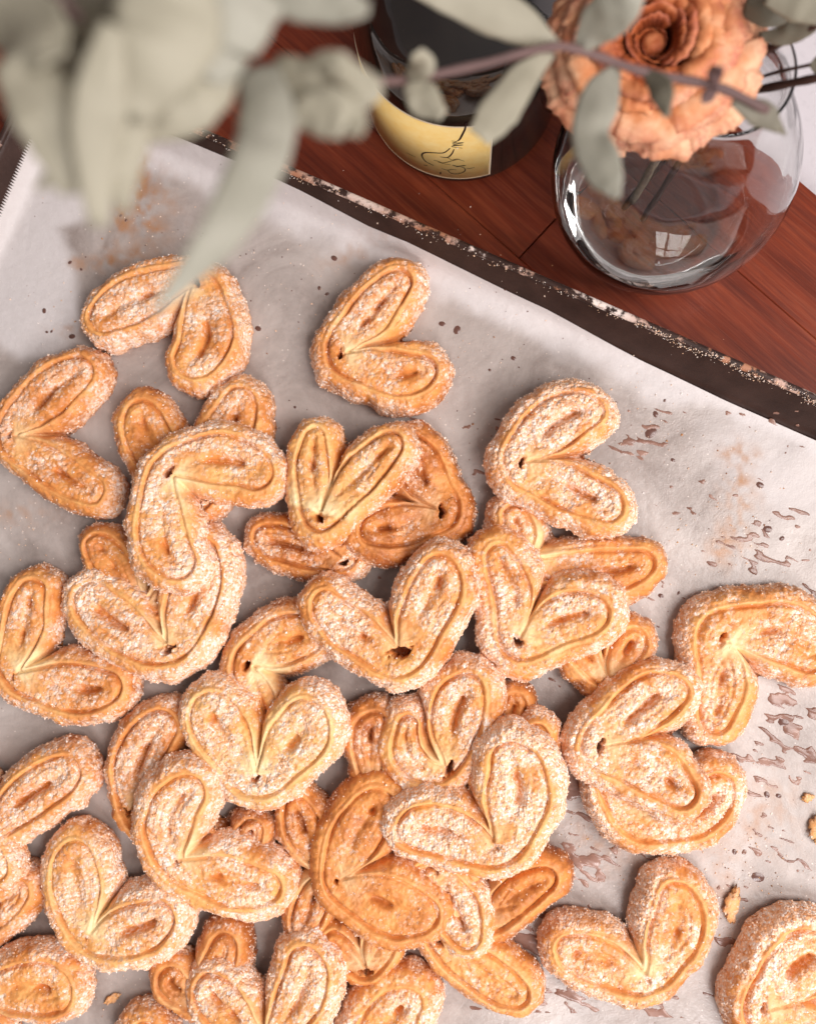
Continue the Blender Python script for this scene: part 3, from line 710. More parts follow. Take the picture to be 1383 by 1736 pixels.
def paper_at(px, py):
    p = at(px, py, 3.0); rel = p[..., :2] - O
    return np.concatenate([p[..., :2], np.asarray(paper_z(rel @ U, rel @ V))[..., None]], -1)
rs = np.random.RandomState(77)
pxs = []; 
for (cx_, cy_, r, k) in [(300, 430, 120, 90), (450, 450, 90, 30), (620, 480, 150, 60), (800, 600, 130, 60), (1100, 720, 120, 60), (1230, 900, 120, 90), (1250, 1450, 120, 120), (1320, 1560, 90, 40), (30, 900, 60, 40), (450, 1000, 50, 30),
                         (240, 640, 90, 40), (80, 500, 80, 20), (190, 1690, 50, 30), (960, 1400, 80, 60), (600, 1680, 60, 20), (1120, 1500, 150, 60)]:
    pxs.append(np.stack([rs.normal(cx_, r * 0.6, k), rs.normal(cy_, r * 0.6, k)], -1))
pxs = np.concatenate(pxs); P = paper_at(pxs[:, 0], pxs[:, 1]); P[:, 2] += 0.25
tag(obj('loose_sugar', grains('loose_sugar', P, rs.uniform(0.15, 0.45, len(P)), rs, M_SUGAR)), 'loose grains of sugar scattered over the paper', 'sugar', kind='stuff')
# dark syrup dots
def disc_mesh(pts, rad, seg=10, hh=0.25):
    Vt, Fc = [], []
    for (x, y, z), r in zip(pts, rad):
        b0 = len(Vt); a0 = rs.uniform(0, 6)
        Vt.append((x, y, z + hh))
        for ring, (k, hz) in enumerate(((0.6, hh * 0.85), (1.0, -0.1))):
            for i in range(seg):
                a = 2 * math.pi * i / seg; rr = r * k * (1 + 0.18 * math.sin(2 * a + a0)) 
                Vt.append((x + rr * math.cos(a), y + rr * math.sin(a), z + hz))
        for i in range(seg):
            j = (i + 1) % seg
            Fc.append((b0, b0 + 1 + i, b0 + 1 + j, b0 + 1 + j))
            Fc.append((b0 + 1 + i, b0 + 1 + seg + i, b0 + 1 + seg + j, b0 + 1 + j))
    Fc = np.array(Fc); t = Fc[Fc[:, 2] == Fc[:, 3]][:, :3]; q_ = Fc[Fc[:, 2] != Fc[:, 3]]
    return np.array(Vt), [t, q_]
dots = [(566, 437, 6), (541, 488, 4), (554, 498, 4), (749, 549, 6), (774, 559, 8), (870, 607, 5), (438, 557, 6), (1287, 822, 7), (75, 527, 5), (80, 563, 3), (88, 562, 3), (123, 571, 6), (1041, 683, 6), (1111, 702, 6), (1104, 733, 11), (1300, 897, 8), (1325, 913, 5),
        (830, 627, 3), (1126, 679, 3), (500, 690, 3), (214, 373, 3), (205, 365, 3), (118, 444, 4), (137, 456, 3), (1245, 1445, 5), (1300, 1348, 6), (1285, 1488, 11), (1320, 1350, 5), (345, 395, 3), (420, 860, 3), (1120, 1010, 5), (1150, 1005, 3), (1330, 1225, 10), (1140, 780, 4)]
dp = np.array(dots, float); P = paper_at(dp[:, 0], dp[:, 1])
P2 = paper_at(rs.uniform(100, 1000, 70), rs.uniform(380, 700, 70))
m, nt, b = mat('dark_syrup'); b.inputs['Base Color'].default_value = (0.13, 0.06, 0.045, 1); b.inputs['Roughness'].default_value = 0.2
Vt, Fc = disc_mesh(np.concatenate([P, P2]), np.concatenate([dp[:, 2] / 3.8, rs.uniform(0.18, 0.45, 70)]))
tag(obj('syrup_drops', mesh_np('syrup_drops', Vt, Fc, m)), 'small dark dried syrup drops dotted over the paper', 'syrup drops', kind='stuff')

def crumb(name, label, px, py, lx, ly, ang, seed):
    c = paper_at(px, py); r = VN(seed); nu_, nv_ = 18, 12
    Vt, Fc = [], []
    for i in range(nu_):
        for j in range(nv_):
            th = math.pi * i / (nu_ - 1); ph = 2 * math.pi * j / nv_
            k = 1 + 0.45 * float(r(th * 4, ph * 1.9, 1.0)) + 0.22 * float(r(th * 3, ph * 6, 1.0))
            x = lx * math.cos(th) * k; y = ly * math.sin(th) * math.cos(ph) * k; z = ly * 0.42 * math.sin(th) * math.sin(ph) * k
            ca, sa = math.cos(ang), math.sin(ang)
            Vt.append((x * ca - y * sa, x * sa + y * ca, z + ly * 0.5))
    for i in range(nu_ - 1):
        for j in range(nv_):
            Fc.append((i * nv_ + j, i * nv_ + (j + 1) % nv_, (i + 1) * nv_ + (j + 1) % nv_, (i + 1) * nv_ + j))
    at_ = np.tile([0.35, 0.3, 0.55], (len(Vt), 1))
    tag(obj(name, mesh_np(name, np.array(Vt), np.array(Fc), M_PASTRY, attr=at_), None, c), label, 'crumb')
crumb('pastry_flake', 'small orange flake of pastry lying on the paper right of the lone lower heart', 1240, 1532, 6.8, 2.8, math.radians(78), 5)
crumb('pastry_crumb', 'orange crumb at the right frame edge on bare paper', 1384, 1402, 5.5, 3.4, math.radians(80), 6)
crumb('pastry_crumb', 'tiny pale crumb on the paper at the right, above the bottom corner palmier', 1368, 1352, 2.4, 1.8, 0.3, 8)
crumb('pastry_crumb', 'reddish crumb on the paper under the clean heart-shaped palmier', 192, 1692, 3.6, 1.6, 0.5, 9)

# ---------------------------------------------------------------- lathe things
def lathe(prof, seg=96, closed=False):
    prof = np.array(prof, float); a = np.linspace(0, 2 * math.pi, seg, endpoint=False)
    Vt = np.stack([prof[:, 0, None] * np.cos(a), prof[:, 0, None] * np.sin(a), np.repeat(prof[:, 1, None], seg, 1)], -1).reshape(-1, 3)
    i, j = np.meshgrid(np.arange(len(prof) - 1), np.arange(seg), indexing='ij'); k = (j + 1) % seg
    Fc = np.stack([i * seg + j, i * seg + k, (i + 1) * seg + k, (i + 1) * seg + j], -1).reshape(-1, 4)
    return Vt, Fc
def spline(pts, n=8):
    p = np.array(pts, float); out = []
    pp = np.concatenate([[2 * p[0] - p[1]], p, [2 * p[-1] - p[-2]]])
    for i in range(1, len(pp) - 2):
        for t in np.linspace(0, 1, n, endpoint=False):
            a, b_, c, d = pp[i - 1], pp[i], pp[i + 1], pp[i + 2]
            out.append(0.5 * ((2 * b_) + (-a + c) * t + (2 * a - 5 * b_ + 4 * c - d) * t * t + (-a + 3 * b_ - 3 * c + d) * t ** 3))
    out.append(p[-1]); return np.array(out)

# ---------------------------------------------------------------- bottle
BR = 44.0
bc = at(783, 142, 8.0)
bottle = empty('wine_bottle', (bc[0], bc[1], 0))
tag(bottle, 'dark glass bottle with a yellow paper label standing on the table above the tray', 'bottle')
m, nt, b = mat('dark_bottle_glass'); n = N(nt); v = n.coord()
n.link(n.ramp(n.noise(v, 26, 3, 0.5, 1.2), [(0.35, (0.006, 0.004, 0.004)), (0.6, (0.016, 0.012, 0.009)), (0.8, (0.05, 0.040, 0.026))]), b.inputs['Base Color'])
b.inputs['Roughness'].default_value = 0.05; b.inputs['IOR'].default_value = 1.55; b.inputs['Specular IOR Level'].default_value = 0.65
n.link(n.bump(n.noise(v, 30, 2), 0.25, 0.002), b.inputs['Normal'])
prof = np.concatenate([[(0.01, 0.5), (30, 0.0)], spline([(40, 0.4), (43, 2.5), (BR, 7), (BR, 30), (BR, 60), (43, 69), (39.5, 81), (32, 94), (23, 107), (16, 118), (14, 132), (13.5, 160), (13.5, 178)], 6), [(15, 179), (15, 186), (9, 186), (9, 170), (0.01, 170)]])
obj('glass_body', mesh_np('glass_body', *lathe(prof), m), bottle)
def cyl_hit(px, py, R):
    r = ray(px, py); ox, oy = -bc[0], -bc[1]
    a = r[0] ** 2 + r[1] ** 2; b_ = 2 * (ox * r[0] + oy * r[1]); c = ox * ox + oy * oy - R * R
    t = (-b_ - math.sqrt(max(b_ * b_ - 4 * a * c, 0))) / (2 * a)
    return math.atan2(oy + r[1] * t, ox + r[0] * t), CAM_Z + r[2] * t
th1, _ = cyl_hit(833, 245, BR); _, zt_ = cyl_hit(785, 214, BR); _, zb_ = cyl_hit(785, 304, BR)
zb_ = max(zb_, 7.5)
m, nt, b = mat('yellow_label_paper'); n = N(nt); v = n.coord()
n.link(n.mix(n.rng(n.noise(v, 200, 3), 0.3, 0.7), (0.98, 0.68, 0.22, 1), (1.0, 0.76, 0.32, 1)), b.inputs['Base Color']); b.inputs['Roughness'].default_value = 0.45
def cyl_patch(t0, t1, z0, z1, R0, R1, nt_=60):
    ts = np.linspace(t0, t1, nt_); Vt = []
    for R_, z_ in ((R0, z0), (R1, z0), (R1, z1), (R0, z1)):
        Vt.append(np.stack([R_ * np.cos(ts), R_ * np.sin(ts), np.full(nt_, z_)], -1))
    Vt = np.concatenate(Vt); i = np.arange(nt_ - 1); Fc = []
    for k in range(4):
        l = (k + 1) % 4; Fc.append(np.stack([k * nt_ + i, k * nt_ + i + 1, l * nt_ + i + 1, l * nt_ + i], -1))
    cap = np.array([[0, nt_, 2 * nt_, 3 * nt_], [nt_ - 1, 4 * nt_ - 1, 3 * nt_ - 1, 2 * nt_ - 1]])
    return Vt, [np.concatenate(Fc), cap]
label_o = obj('label', mesh_np('label', *cyl_patch(th1, th1 - math.radians(165), zb_, zt_, BR - 0.1, BR + 0.22), m, smooth=False), bottle)
for p in label_o.data.polygons: p.use_smooth = True
m, nt, b = mat('label_border_white'); b.inputs['Base Color'].default_value = (0.86, 0.70, 0.50, 1); b.inputs['Roughness'].default_value = 0.5
for (a0, a1, z0, z1) in ((th1, th1 - math.radians(165), zt_ - 0.55, zt_ + 0.02), (th1 + 0.004, th1 - 0.011, zb_, zt_ - 0.56), (th1, th1 - math.radians(165), zb_ - 0.02, zb_ + 0.4)):
    obj('label_border', mesh_np('label_border', *cyl_patch(a0, a1, z0, z1, BR, BR + 0.27), m, smooth=False), label_o)
strokes = [(20, [(760, 190), (748, 262), (715, 330), (685, 385), (655, 405)]), (11, [(590, 402), (650, 412), (600, 430), (730, 422), (600, 452), (725, 450), (590, 468), (715, 488)]),
 (17, [(572, 488), (530, 525), (480, 545), (380, 542), (285, 540), (245, 560), (252, 600), (290, 645), (340, 672), (380, 690)]), (15, [(620, 500), (592, 555), (545, 596), (455, 590)]),
 (9, [(540, 600), (600, 625), (650, 615), (690, 625), (740, 640)]), (10, [(380, 630), (430, 640), (490, 660), (600, 635), (680, 615)]), (8, [(430, 650), (520, 675), (580, 680)]),
 (16, [(600, 685), (660, 700), (752, 690), (645, 708)]), (9, [(470, 725), (540, 745), (590, 738), (650, 742)]), (12, [(545, 745), (580, 780), (640, 790), (705, 780), (748, 750), (738, 720), (700, 710)]),
 (8, [(760, 725), (810, 725), (860, 712)]), (7, [(60, 540), (110, 565), (165, 592)]), (14, [(262, 686), (308, 690)]), (22, [(462, 768), (458, 795)])]
Vt, Fc = [], []
for wpx, pl in strokes:
    pl = spline(pl, 5) if len(pl) > 2 else np.array(pl, float)
    q_ = np.array([cyl_hit(680 + x / 6.915, 180 + y_ / 6.915, BR + 0.25) for x, y_ in pl])
    ps = np.stack([q_[:, 0] * BR, q_[:, 1]], -1)
    tg = np.gradient(ps, axis=0); tg /= np.linalg.norm(tg, axis=1)[:, None] + 1e-9; nn_ = np.stack([-tg[:, 1], tg[:, 0]], -1)
    hw = wpx / 6.915 / 3.9 / 2 * (0.55 + 0.45 * np.sin(np.linspace(0.15, math.pi - 0.15, len(ps))))[:, None]
    b0 = len(Vt)
    for sgn_ in (-1, 1):
        for (s_, z_) in ps + sgn_ * nn_ * hw * 1.25: Vt.append(((BR + 0.29) * math.cos(s_ / BR), (BR + 0.29) * math.sin(s_ / BR), z_))
    for i in range(len(ps) - 1): Fc.append((b0 + i, b0 + i + 1, b0 + len(ps) + i + 1, b0 + len(ps) + i))
m, nt, b = mat('black_ink'); b.inputs['Base Color'].default_value = (0.02, 0.008, 0.008, 1); b.inputs['Roughness'].default_value = 0.5
obj('ink_drawing', mesh_np('ink_drawing', np.array(Vt), np.array(Fc), m), label_o)

# ---------------------------------------------------------------- vase
vc = at(1103, 353, 3.0)
vase = empty('glass_vase', (vc[0], vc[1], 0))
tag(vase, 'round clear glass vase with thick base holding the dried rose', 'vase')
m, nt, b = mat('clear_glass'); n = N(nt); v = n.coord()
b.inputs['Base Color'].default_value = (0.97, 0.975, 0.965, 1); b.inputs['Roughness'].default_value = 0.0; b.inputs['IOR'].default_value = 1.48
b.inputs['Transmission Weight'].default_value = 1.0
n.link(n.bump(n.noise(v, 26, 2), 0.3, 0.004), b.inputs['Normal'])
outer = spline([(29, 0.05), (35, 2.5), (43, 14), (48, 30), (49, 46), (46, 62), (37.5, 81), (27.5, 97), (22.5, 108), (21, 115), (22.3, 119.5)], 7)
inner_ = spline([(21.4, 120.2), (19.9, 115.5), (21.3, 107.7), (26.4, 96.4), (36.4, 80.3), (44.9, 61.8), (47.9, 46), (46.8, 31), (40.5, 16), (29, 9.5), (12, 7.5)], 7)
prof = np.concatenate([[(0.01, 1.5), (24, 1.2), (27, 0.05)], outer, inner_, [(0.01, 7.2)]])
obj('glass_bowl', mesh_np('glass_bowl', *lathe(prof, 128), m), vase)

# ---------------------------------------------------------------- tubes
def tube(pts, rad, seg=10):
    pts = np.array(pts, float); rad = np.broadcast_to(np.asarray(rad, float), (len(pts),))
    tg = np.gradient(pts, axis=0); tg /= np.linalg.norm(tg, axis=1)[:, None]
    up = np.array([0.1, 0.2, 1.0]); rings = []
    for p, t, r in zip(pts, tg, rad):
        a = np.cross(t, up); a /= np.linalg.norm(a); b_ = np.cross(t, a)
        an = np.linspace(0, 2 * math.pi, seg, endpoint=False)[:, None]
        rings.append(p + r * (np.cos(an) * a + np.sin(an) * b_))
    Vt = np.concatenate(rings); i, j = np.meshgrid(np.arange(len(pts) - 1), np.arange(seg), indexing='ij'); k = (j + 1) % seg
    Fc = np.stack([i * seg + j, i * seg + k, (i + 1) * seg + k, (i + 1) * seg + j], -1).reshape(-1, 4)
    c0 = len(Vt); Vt = np.concatenate([Vt, pts[[0]], pts[[-1]]]); jj_ = np.arange(seg); L = (len(pts) - 1) * seg
    return Vt, [Fc, np.stack([(jj_ + 1) % seg, jj_, np.full(seg, c0)], -1), np.stack([L + jj_, L + (jj_ + 1) % seg, np.full(seg, c0 + 1)], -1)]

# ---------------------------------------------------------------- dried rose
rc = at(1110, 60, 141.0)
rose = empty('dried_rose', rc)
tag(rose, 'dried peach rose with crinkled curled petals resting in the mouth of the vase', 'rose')
m, nt, b = mat('dried_petal'); n = N(nt); A = n.attr(); v = n.coord()
nz_ = n.noise(v, 120, 4, 0.6); ny = n.noise(v, 700, 3, 0.6)
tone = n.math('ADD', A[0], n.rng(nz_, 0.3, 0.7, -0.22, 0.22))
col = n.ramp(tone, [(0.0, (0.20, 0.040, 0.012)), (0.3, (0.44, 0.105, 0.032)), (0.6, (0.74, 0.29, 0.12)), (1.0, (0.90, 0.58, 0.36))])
col = n.mix(n.math('MULTIPLY', A[1], n.rng(ny, 0.35, 0.65, 0.3, 1)), col, (0.60, 0.20, 0.13, 1))
n.link(col, b.inputs['Base Color']); b.inputs['Roughness'].default_value = 0.6; b.inputs['Specular IOR Level'].default_value = 0.25
n.link(n.bump(n.math('ADD', ny, nz_), 0.3, 0.0004), b.inputs['Normal'])
tr = n.node('ShaderNodeBsdfTranslucent'); n.link(col, tr.inputs[0]); mx = n.node('ShaderNodeMixShader'); mx.inputs[0].default_value = 0.22
n.link(b.outputs[0], mx.inputs[1]); n.link(tr.outputs[0], mx.inputs[2]); n.link(mx.outputs[0], nt.nodes['Material Output'].inputs[0])
M_PETAL = m
rr = np.random.RandomState(31)
# ring: rim radius, foot radius, rim height, foot height, count, half span deg, curl, tone
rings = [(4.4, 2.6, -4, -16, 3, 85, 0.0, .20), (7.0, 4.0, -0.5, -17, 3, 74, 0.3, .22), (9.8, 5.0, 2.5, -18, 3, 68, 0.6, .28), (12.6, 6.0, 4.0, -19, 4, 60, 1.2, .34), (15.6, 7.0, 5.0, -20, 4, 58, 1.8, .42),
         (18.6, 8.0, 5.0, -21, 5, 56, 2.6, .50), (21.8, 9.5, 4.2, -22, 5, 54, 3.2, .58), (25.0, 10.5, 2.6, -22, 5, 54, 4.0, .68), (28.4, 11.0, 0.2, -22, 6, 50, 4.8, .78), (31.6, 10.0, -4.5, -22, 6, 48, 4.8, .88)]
for k, (R1, R0, z1, z0, cnt, span, curl, tn) in enumerate(rings):
    ph0 = rr.uniform(0, 6.28)
    for c in range(cnt):
        ph = ph0 + 2 * math.pi * c / cnt + rr.uniform(-0.15, 0.15); sp = math.radians(span * rr.uniform(0.85, 1.15))
        nu_, nv_ = 60, 20; f1, f2, f3 = VN(rr.randint(9999)), VN(rr.randint(9999)), VN(rr.randint(9999))
        u_, v_ = np.meshgrid(np.linspace(-1, 1, nu_), np.linspace(0, 1, nv_), indexing='ij')
        al = R1 * sp
        am = 0.25 + 0.065 * R1
        Rr = R0 + (R1 * rr.uniform(0.95, 1.05) - R0) * v_ ** 1.25 + curl * np.clip(v_ - 0.62, 0, 1) ** 2 * 7 + 0.9 * u_
        fold = f1(u_ * al + 3 * v_, v_ * 3, 6.0 + 0.12 * R1) * am * 1.1 + (np.abs(f2(u_ * al, v_ * 1.5, 2.2)) - 0.35) * am * 0.95
        Rr = Rr + fold * v_ ** 0.8
        th_ = ph + sp * u_ * (0.55 + 0.45 * v_) + f3(u_ * al, v_ * 6, 5) * 0.07
        zz = z0 + (z1 + rr.uniform(-1, 1) - z0) * np.sin(np.clip(v_ * 1.02, 0, 1) * math.pi / 2) * (1 - 0.16 * u_ ** 4) - curl * np.clip(v_ - 0.7, 0, 1) ** 2 * 10
        zz = zz + f2(u_ * al + 50, v_ * 4, 6.0 + 0.15 * R1) * am * 1.0 * v_ + f3(u_ * al + 9, v_ * 3, 1.3) * 0.35 * v_ ** 3
        Vt = np.stack([Rr * np.cos(th_), Rr * np.sin(th_), zz], -1).reshape(-1, 3)
        i, j = np.meshgrid(np.arange(nu_ - 1), np.arange(nv_ - 1), indexing='ij')
        Fc = np.stack([i * nv_ + j, (i + 1) * nv_ + j, (i + 1) * nv_ + j + 1, i * nv_ + j + 1], -1).reshape(-1, 4)
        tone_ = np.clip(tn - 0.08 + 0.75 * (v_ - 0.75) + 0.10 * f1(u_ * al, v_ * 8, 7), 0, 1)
        red = sstep(0.86, 1.0, v_ + 0.08 * f2(u_ * al, v_ * 3, 4)) * 0.75 * (rr.rand() < 0.7) + sstep(0.2, 0.8, f3(u_ * al, v_ * 14, 9)) * 0.35
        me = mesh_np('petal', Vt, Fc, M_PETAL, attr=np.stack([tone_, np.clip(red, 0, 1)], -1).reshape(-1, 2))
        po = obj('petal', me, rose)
        md = po.modifiers.new('thickness', 'SOLIDIFY'); md.thickness = 0.00018; md.offset = 0
rose.scale = (0.93, 0.93, 0.93)
rose.rotation_euler = (math.radians(8), math.radians(-6), 0)
# heart of the rose
Vt, Fc = lathe(np.array([(0.01, -3.5), (1.4, -3.2), (3.2, -4.0), (4.4, -7), (4.6, -12), (3.5, -18), (0.01, -20)]), 24)
Vt = Vt + 0.25 * np.stack([VN(3)(Vt[:, 0], Vt[:, 2], 1.7), VN(4)(Vt[:, 1], Vt[:, 2], 1.7), VN(8)(Vt[:, 0], Vt[:, 1], 1.5)], -1)
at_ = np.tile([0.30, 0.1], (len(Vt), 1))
obj('bud_heart', mesh_np('bud_heart', Vt, Fc, M_PETAL, attr=at_), rose)
m, nt, b = mat('dried_green_stem'); n = N(nt); v = n.coord()
n.link(n.ramp(n.noise(v, 200, 4), [(0.3, (0.10, 0.075, 0.05)), (0.7, (0.22, 0.17, 0.12))]), b.inputs['Base Color']); b.inputs['Roughness'].default_value = 0.7
M_STEM = m
base_in = np.array([vc[0] - 24, vc[1] - 22, 14.0]) - rc
mouth_in = np.array([vc[0] - 9, vc[1] - 6, 114.0]) - rc
stem_pts = spline([(0, 0, -14), tuple(mouth_in * [0.6, 0.6, 0.85]), tuple(mouth_in), tuple(0.5 * mouth_in + 0.5 * base_in), tuple(base_in)], 8)
obj('stem', mesh_np('stem', *tube(stem_pts, np.linspace(2.6, 1.7, len(stem_pts))), M_STEM), rose)
for k in range(5):                                         # sepals round the foot of the bloom
    a = 1.256 * k; pts = [(3 * math.cos(a), 3 * math.sin(a), -21), (8 * math.cos(a), 8 * math.sin(a), -23), (14 * math.cos(a + .2), 14 * math.sin(a + .2), -27)]
    obj('sepal', mesh_np('sepal', *tube(spline(pts, 4), np.linspace(1.6, 0.3, 9)), M_STEM), rose)

# ---------------------------------------------------------------- eucalyptus
def leaf_mat(name, c0, c1):
    m, nt, b = mat(name); n = N(nt); v = n.coord()
    n.link(n.mix(n.rng(n.noise(v, 60, 3), 0.3, 0.7), (*c0, 1), (*c1, 1)), b.inputs['Base Color']); b.inputs['Roughness'].default_value = 0.62
    tr = n.node('ShaderNodeBsdfTranslucent'); tr.inputs[0].default_value = (c1[0] * 1.2, c1[1] * 1.3, c1[2], 1)
    mx = n.node('ShaderNodeMixShader'); mx.inputs[0].default_value = 0.28; out = nt.nodes['Material Output']
    n.link(b.outputs[0], mx.inputs[1]); n.link(tr.outputs[0], mx.inputs[2]); n.link(mx.outputs[0], out.inputs[0])
    return m
M_LEAF = leaf_mat('eucalyptus_leaf', (0.34, 0.31, 0.235), (0.43, 0.395, 0.305))
M_LEAF2 = leaf_mat('eucalyptus_leaf_blue', (0.33, 0.315, 0.255), (0.42, 0.40, 0.335))
M_LEAF3 = leaf_mat('eucalyptus_leaf_dark', (0.17, 0.15, 0.11), (0.24, 0.215, 0.16))
M_TWIG = leaf_mat('eucalyptus_twig', (0.13, 0.075, 0.07), (0.21, 0.125, 0.115))
M_DARKTWIG = leaf_mat('dark_twig', (0.05, 0.025, 0.02), (0.10, 0.05, 0.04))
def leaf(parent, pts, widths, zs, material=None, cup=0.18, seed=0, tilt=0.0):
    """pts: midline in photo pixels with heights zs (mm); widths: full width px"""
    n_ = 20; k = len(pts)
    P = spline(np.concatenate([np.array(pts, float), np.array(zs, float)[:, None], np.array(widths, float)[:, None]], 1), 7)
    W3 = at(P[:, 0], P[:, 1], P[:, 2]); hw = P[:, 3] / 2 * (CAM_Z - P[:, 2]) / F_PX
    tg = np.gradient(W3, axis=0); tg /= np.linalg.norm(tg, axis=1)[:, None]
    cd = W3 - np.array([0, 0, CAM_Z]); side = np.cross(tg, cd); side /= np.linalg.norm(side, axis=1)[:, None]; nr = np.cross(side, tg)
    if tilt: side = side * math.cos(tilt) + nr * math.sin(tilt); nr = np.cross(side, tg)
    rnd_ = VN(seed + 500); nw = 9; u_ = np.linspace(-1, 1, nw)
    Vt = []
    for i in range(len(W3)):
        for u in u_:
            wob = 1 + 0.07 * float(rnd_(i * 0.6, u * 3, 1.0))
            Vt.append(W3[i] + side[i] * u * hw[i] * wob + nr[i] * (abs(u) ** 1.5) * hw[i] * cup + nr[i] * 0.5 * float(rnd_(i * 0.35, u, 1.0)))
    Vt = np.array(Vt) - np.array(parent.location) / MM
    i, j = np.meshgrid(np.arange(len(W3) - 1), np.arange(nw - 1), indexing='ij')
    Fc = np.stack([i * nw + j, (i + 1) * nw + j, (i + 1) * nw + j + 1, i * nw + j + 1], -1).reshape(-1, 4)
    o = obj('leaf', mesh_np('leaf', Vt, Fc, material or M_LEAF), parent)
    md = o.modifiers.new('thickness', 'SOLIDIFY'); md.thickness = 0.00035; md.offset = 0
    return o
br = empty('eucalyptus_branch', at(1288, 182, 188))
tag(br, 'pale grey-green eucalyptus branch hanging blurred across the top, close to the camera', 'eucalyptus branch')
def twig(parent, pts, zs, r0, r1, material, name='stem'):
    P = spline(np.concatenate([np.array(pts, float), np.array(zs, float)[:, None]], 1), 6)
    W3 = at(P[:, 0], P[:, 1], P[:, 2]) - np.array(parent.location) / MM
    rad = np.linspace(r0, r1, len(W3)) * (1 + 0.10 * np.sin(np.arange(len(W3)) * 1.7))
    return obj(name, mesh_np(name, *tube(W3, rad), material), parent)
twig(br, [(1300, 186), (1213, 146), (1090, 121), (986, 86), (928, 80), (800, 112), (655, 137), (500, 122), (345, 118), (150, 40), (60, -60)], [186, 192, 198, 204, 208, 214, 224, 246, 264, 280, 286], 1.15, 0.8, M_TWIG)
leaf(br, [(945, 78), (880, 40), (810, 10), (700, -25)], [14, 62, 70, 30], [206, 210, 214, 220], seed=1)
leaf(br, [(935, 88), (890, 130), (845, 190), (812, 232)], [16, 52, 66, 40], [206, 212, 216, 218], seed=2)
leaf(br, [(690, 132), (715, 110), (708, 88)], [20, 46, 20], [222, 228, 232], seed=3)
leaf(br, [(690, 138), (715, 165), (752, 196)], [20, 58, 20], [222, 222, 222], seed=4)
leaf(br, [(975, 86), (1010, 45), (1050, 5), (1085, -40)], [14, 70, 76, 40], [203, 210, 216, 220], M_LEAF2, seed=5)
leaf(br, [(1045, 112), (1020, 160), (1000, 230), (1025, 290), (1048, 335)], [20, 70, 62, 62, 10], [200, 208, 212, 214, 214], M_LEAF2, seed=6)
leaf(br, [(1095, 122), (1120, 150), (1130, 198)], [14, 42, 8], [198, 202, 204], M_LEAF3, seed=7)
leaf(br, [(1210, 145), (1212, 125), (1218, 112)], [12, 26, 14], [193, 197, 200], M_TWIG, seed=8)
leaf(br, [(1215, 150), (1200, 162), (1190, 172)], [10, 22, 8], [193, 195, 196], M_TWIG, seed=9)
leaf(br, [(1240, 172), (1290, 192), (1318, 215), (1332, 228)], [10, 44, 18, 4], [188, 186, 184, 182], M_LEAF3, seed=10)
# heavily blurred leaves near the lens
L = [([(10, 95), (55, 150), (95, 230), (118, 330)], [60, 118, 110, 30], [262, 262, 260, 256], M_LEAF),
     ([(190, 40), (175, 150), (160, 240), (168, 385)], [40, 90, 84, 34], [268, 266, 262, 255], M_LEAF),
     ([(40, -40), (130, 0), (230, 40), (300, 60)], [120, 130, 120, 50], [252, 256, 258, 258], M_LEAF3),
     ([(-40, -20), (20, 20), (60, 60), (90, 100)], [90, 140, 130, 60], [256, 258, 262, 264], M_LEAF),
     ([(300, -60), (290, 20), (270, 90), (215, 190)], [130, 190, 160, 70], [262, 262, 262, 258], M_LEAF),
     ([(420, -40), (390, 30), (370, 90), (400, 130)], [150, 140, 100, 60], [256, 256, 254, 250], M_LEAF2),
     ([(435, 112), (452, 190), (440, 270), (370, 400), (258, 535)], [70, 98, 96, 74, 10], [244, 248, 252, 256, 258], M_LEAF2),
     ([(455, 128), (520, 150), (580, 150), (648, 150)], [70, 104, 112, 26], [240, 242, 242, 242], M_LEAF),
     ([(500, 190), (550, 190), (596, 205), (612, 230)], [50, 84, 62, 12], [242, 244, 244, 244], M_LEAF),
     ([(560, 140), (575, 115), (578, 86)], [60, 50, 18], [243, 246, 248], M_LEAF),
     ([(430, -20), (510, -5), (580, 8), (625, 15)], [60, 76, 60, 20], [246, 246, 246, 246], M_LEAF2),
     ([(240, 110), (280, 140), (310, 150), (348, 142)], [90, 80, 50, 14], [256, 254, 252, 250], M_LEAF2),
     ([(215, 210), (190, 250), (150, 276)], [40, 26, 8], [258, 258, 258], M_LEAF),
     ([(120, 235), (100, 290), (60, 318)], [50, 40, 8], [256, 256, 256], M_LEAF),
     ([(150, -60), (140, 10), (120, 70), (112, 125)], [150, 150, 110, 30], [248, 248, 248, 246], M_LEAF3),
     ([(330, 60), (345, 120), (310, 190), (250, 235)], [110, 120, 90, 20], [252, 252, 252, 250], M_LEAF),
     ([(240, 150), (215, 220), (205, 300), (212, 360)], [70, 84, 60, 14], [256, 256, 254, 252], M_LEAF),
     ([(100, 70), (120, 110), (135, 150)], [70, 60, 12], [252, 252, 252], M_LEAF3)]
for k, (p, w, z, mt_) in enumerate(L): leaf(br, p, w, [a + 26 for a in z], mt_, seed=20 + k)
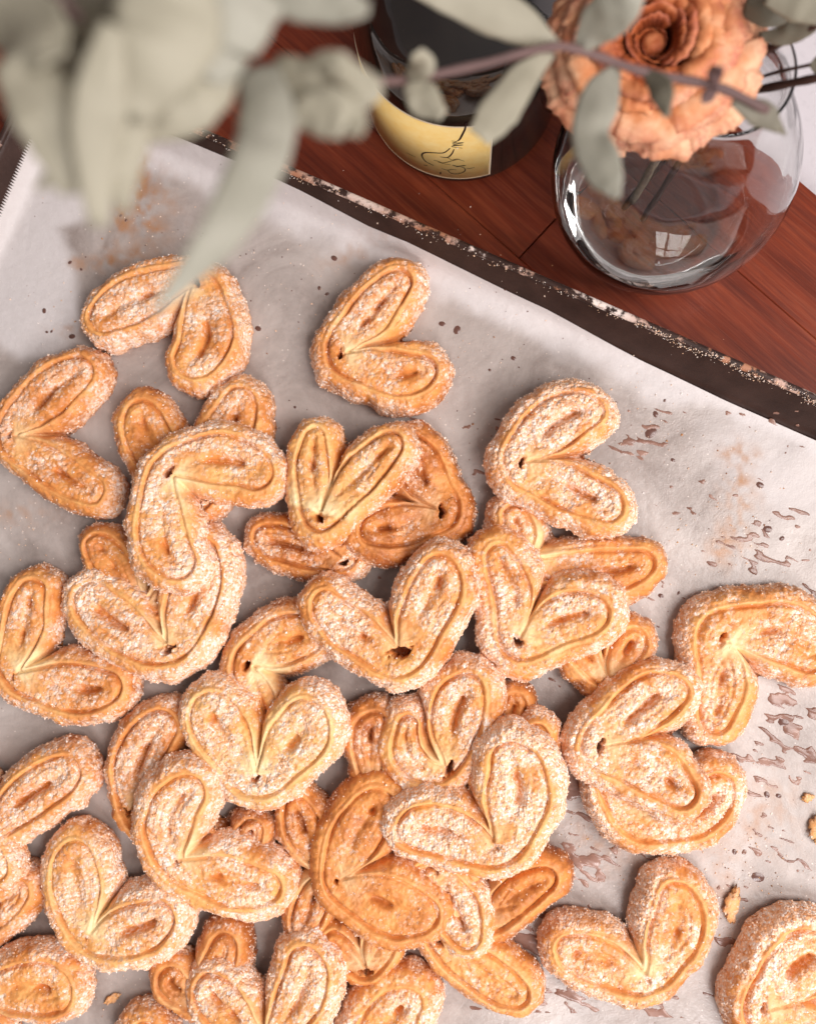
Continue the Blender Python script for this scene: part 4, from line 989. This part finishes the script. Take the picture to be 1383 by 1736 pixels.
# darker twigs leaving the vase to the right
br2 = empty('eucalyptus_sprig', (vc[0] + 8, vc[1], 105))
tag(br2, 'dark twigs with grey-green leaves leaning out of the vase behind the rose, top right', 'eucalyptus sprig')
twig(br2, [(1090, 370), (1160, 260), (1225, 150), (1290, 92), (1383, 42), (1450, 5)], [14, 60, 104, 128, 150, 165], 1.3, 1.0, M_DARKTWIG)
twig(br2, [(1060, 350), (1140, 250), (1215, 165), (1292, 150), (1383, 132), (1450, 120)], [14, 60, 104, 122, 140, 150], 1.5, 1.2, M_DARKTWIG)
twig(br2, [(1235, 160), (1296, 128), (1378, 108), (1440, 92)], [98, 124, 140, 148], 0.6, 0.5, M_DARKTWIG)
leaf(br2, [(1285, 60), (1330, 58), (1370, 30), (1400, -10)], [10, 34, 48, 20], [140, 144, 150, 156], M_LEAF3, seed=41)
leaf(br2, [(1262, 8), (1300, 20), (1340, 8), (1370, -30)], [30, 46, 40, 20], [146, 150, 152, 156], M_LEAF3, seed=42)
leaf(br2, [(1300, -10), (1350, 4), (1400, 20)], [30, 56, 40], [156, 158, 160], M_LEAF, seed=43)
leaf(br2, [(1376, 118), (1390, 108), (1404, 100)], [16, 30, 20], [141, 143, 145], M_LEAF3, seed=44)

rs = np.random.RandomState(99)
m, nt, b = mat('toasted_flakes'); n = N(nt); g = n.node('ShaderNodeNewGeometry')
n.link(n.ramp(g.outputs['Random Per Island'], [(0, (0.20, 0.07, 0.03)), (0.6, (0.50, 0.22, 0.08)), (1, (0.75, 0.45, 0.20))]), b.inputs['Base Color']); b.inputs['Roughness'].default_value = 0.6
px_ = []
for (cx_, cy_, r, k) in [(450, 850, 200, 60), (250, 1150, 180, 50), (560, 1350, 200, 60), (1000, 1400, 120, 40), (1250, 1500, 110, 35), (230, 560, 160, 40), (680, 620, 140, 40), (1000, 850, 150, 40), (150, 1500, 150, 40), (1250, 900, 90, 16)]:
    px_.append(np.stack([rs.normal(cx_, r * 0.6, k), rs.normal(cy_, r * 0.6, k)], -1))
px_ = np.concatenate(px_); P = paper_at(px_[:, 0], px_[:, 1]); P[:, 2] += 0.2
tag(obj('toasted_crumbs', grains('toasted_crumbs', P, rs.uniform(0.15, 0.65, len(P)) ** 1.3, rs, m)), 'tiny toasted crumbs scattered over the paper', 'crumbs', kind='stuff')
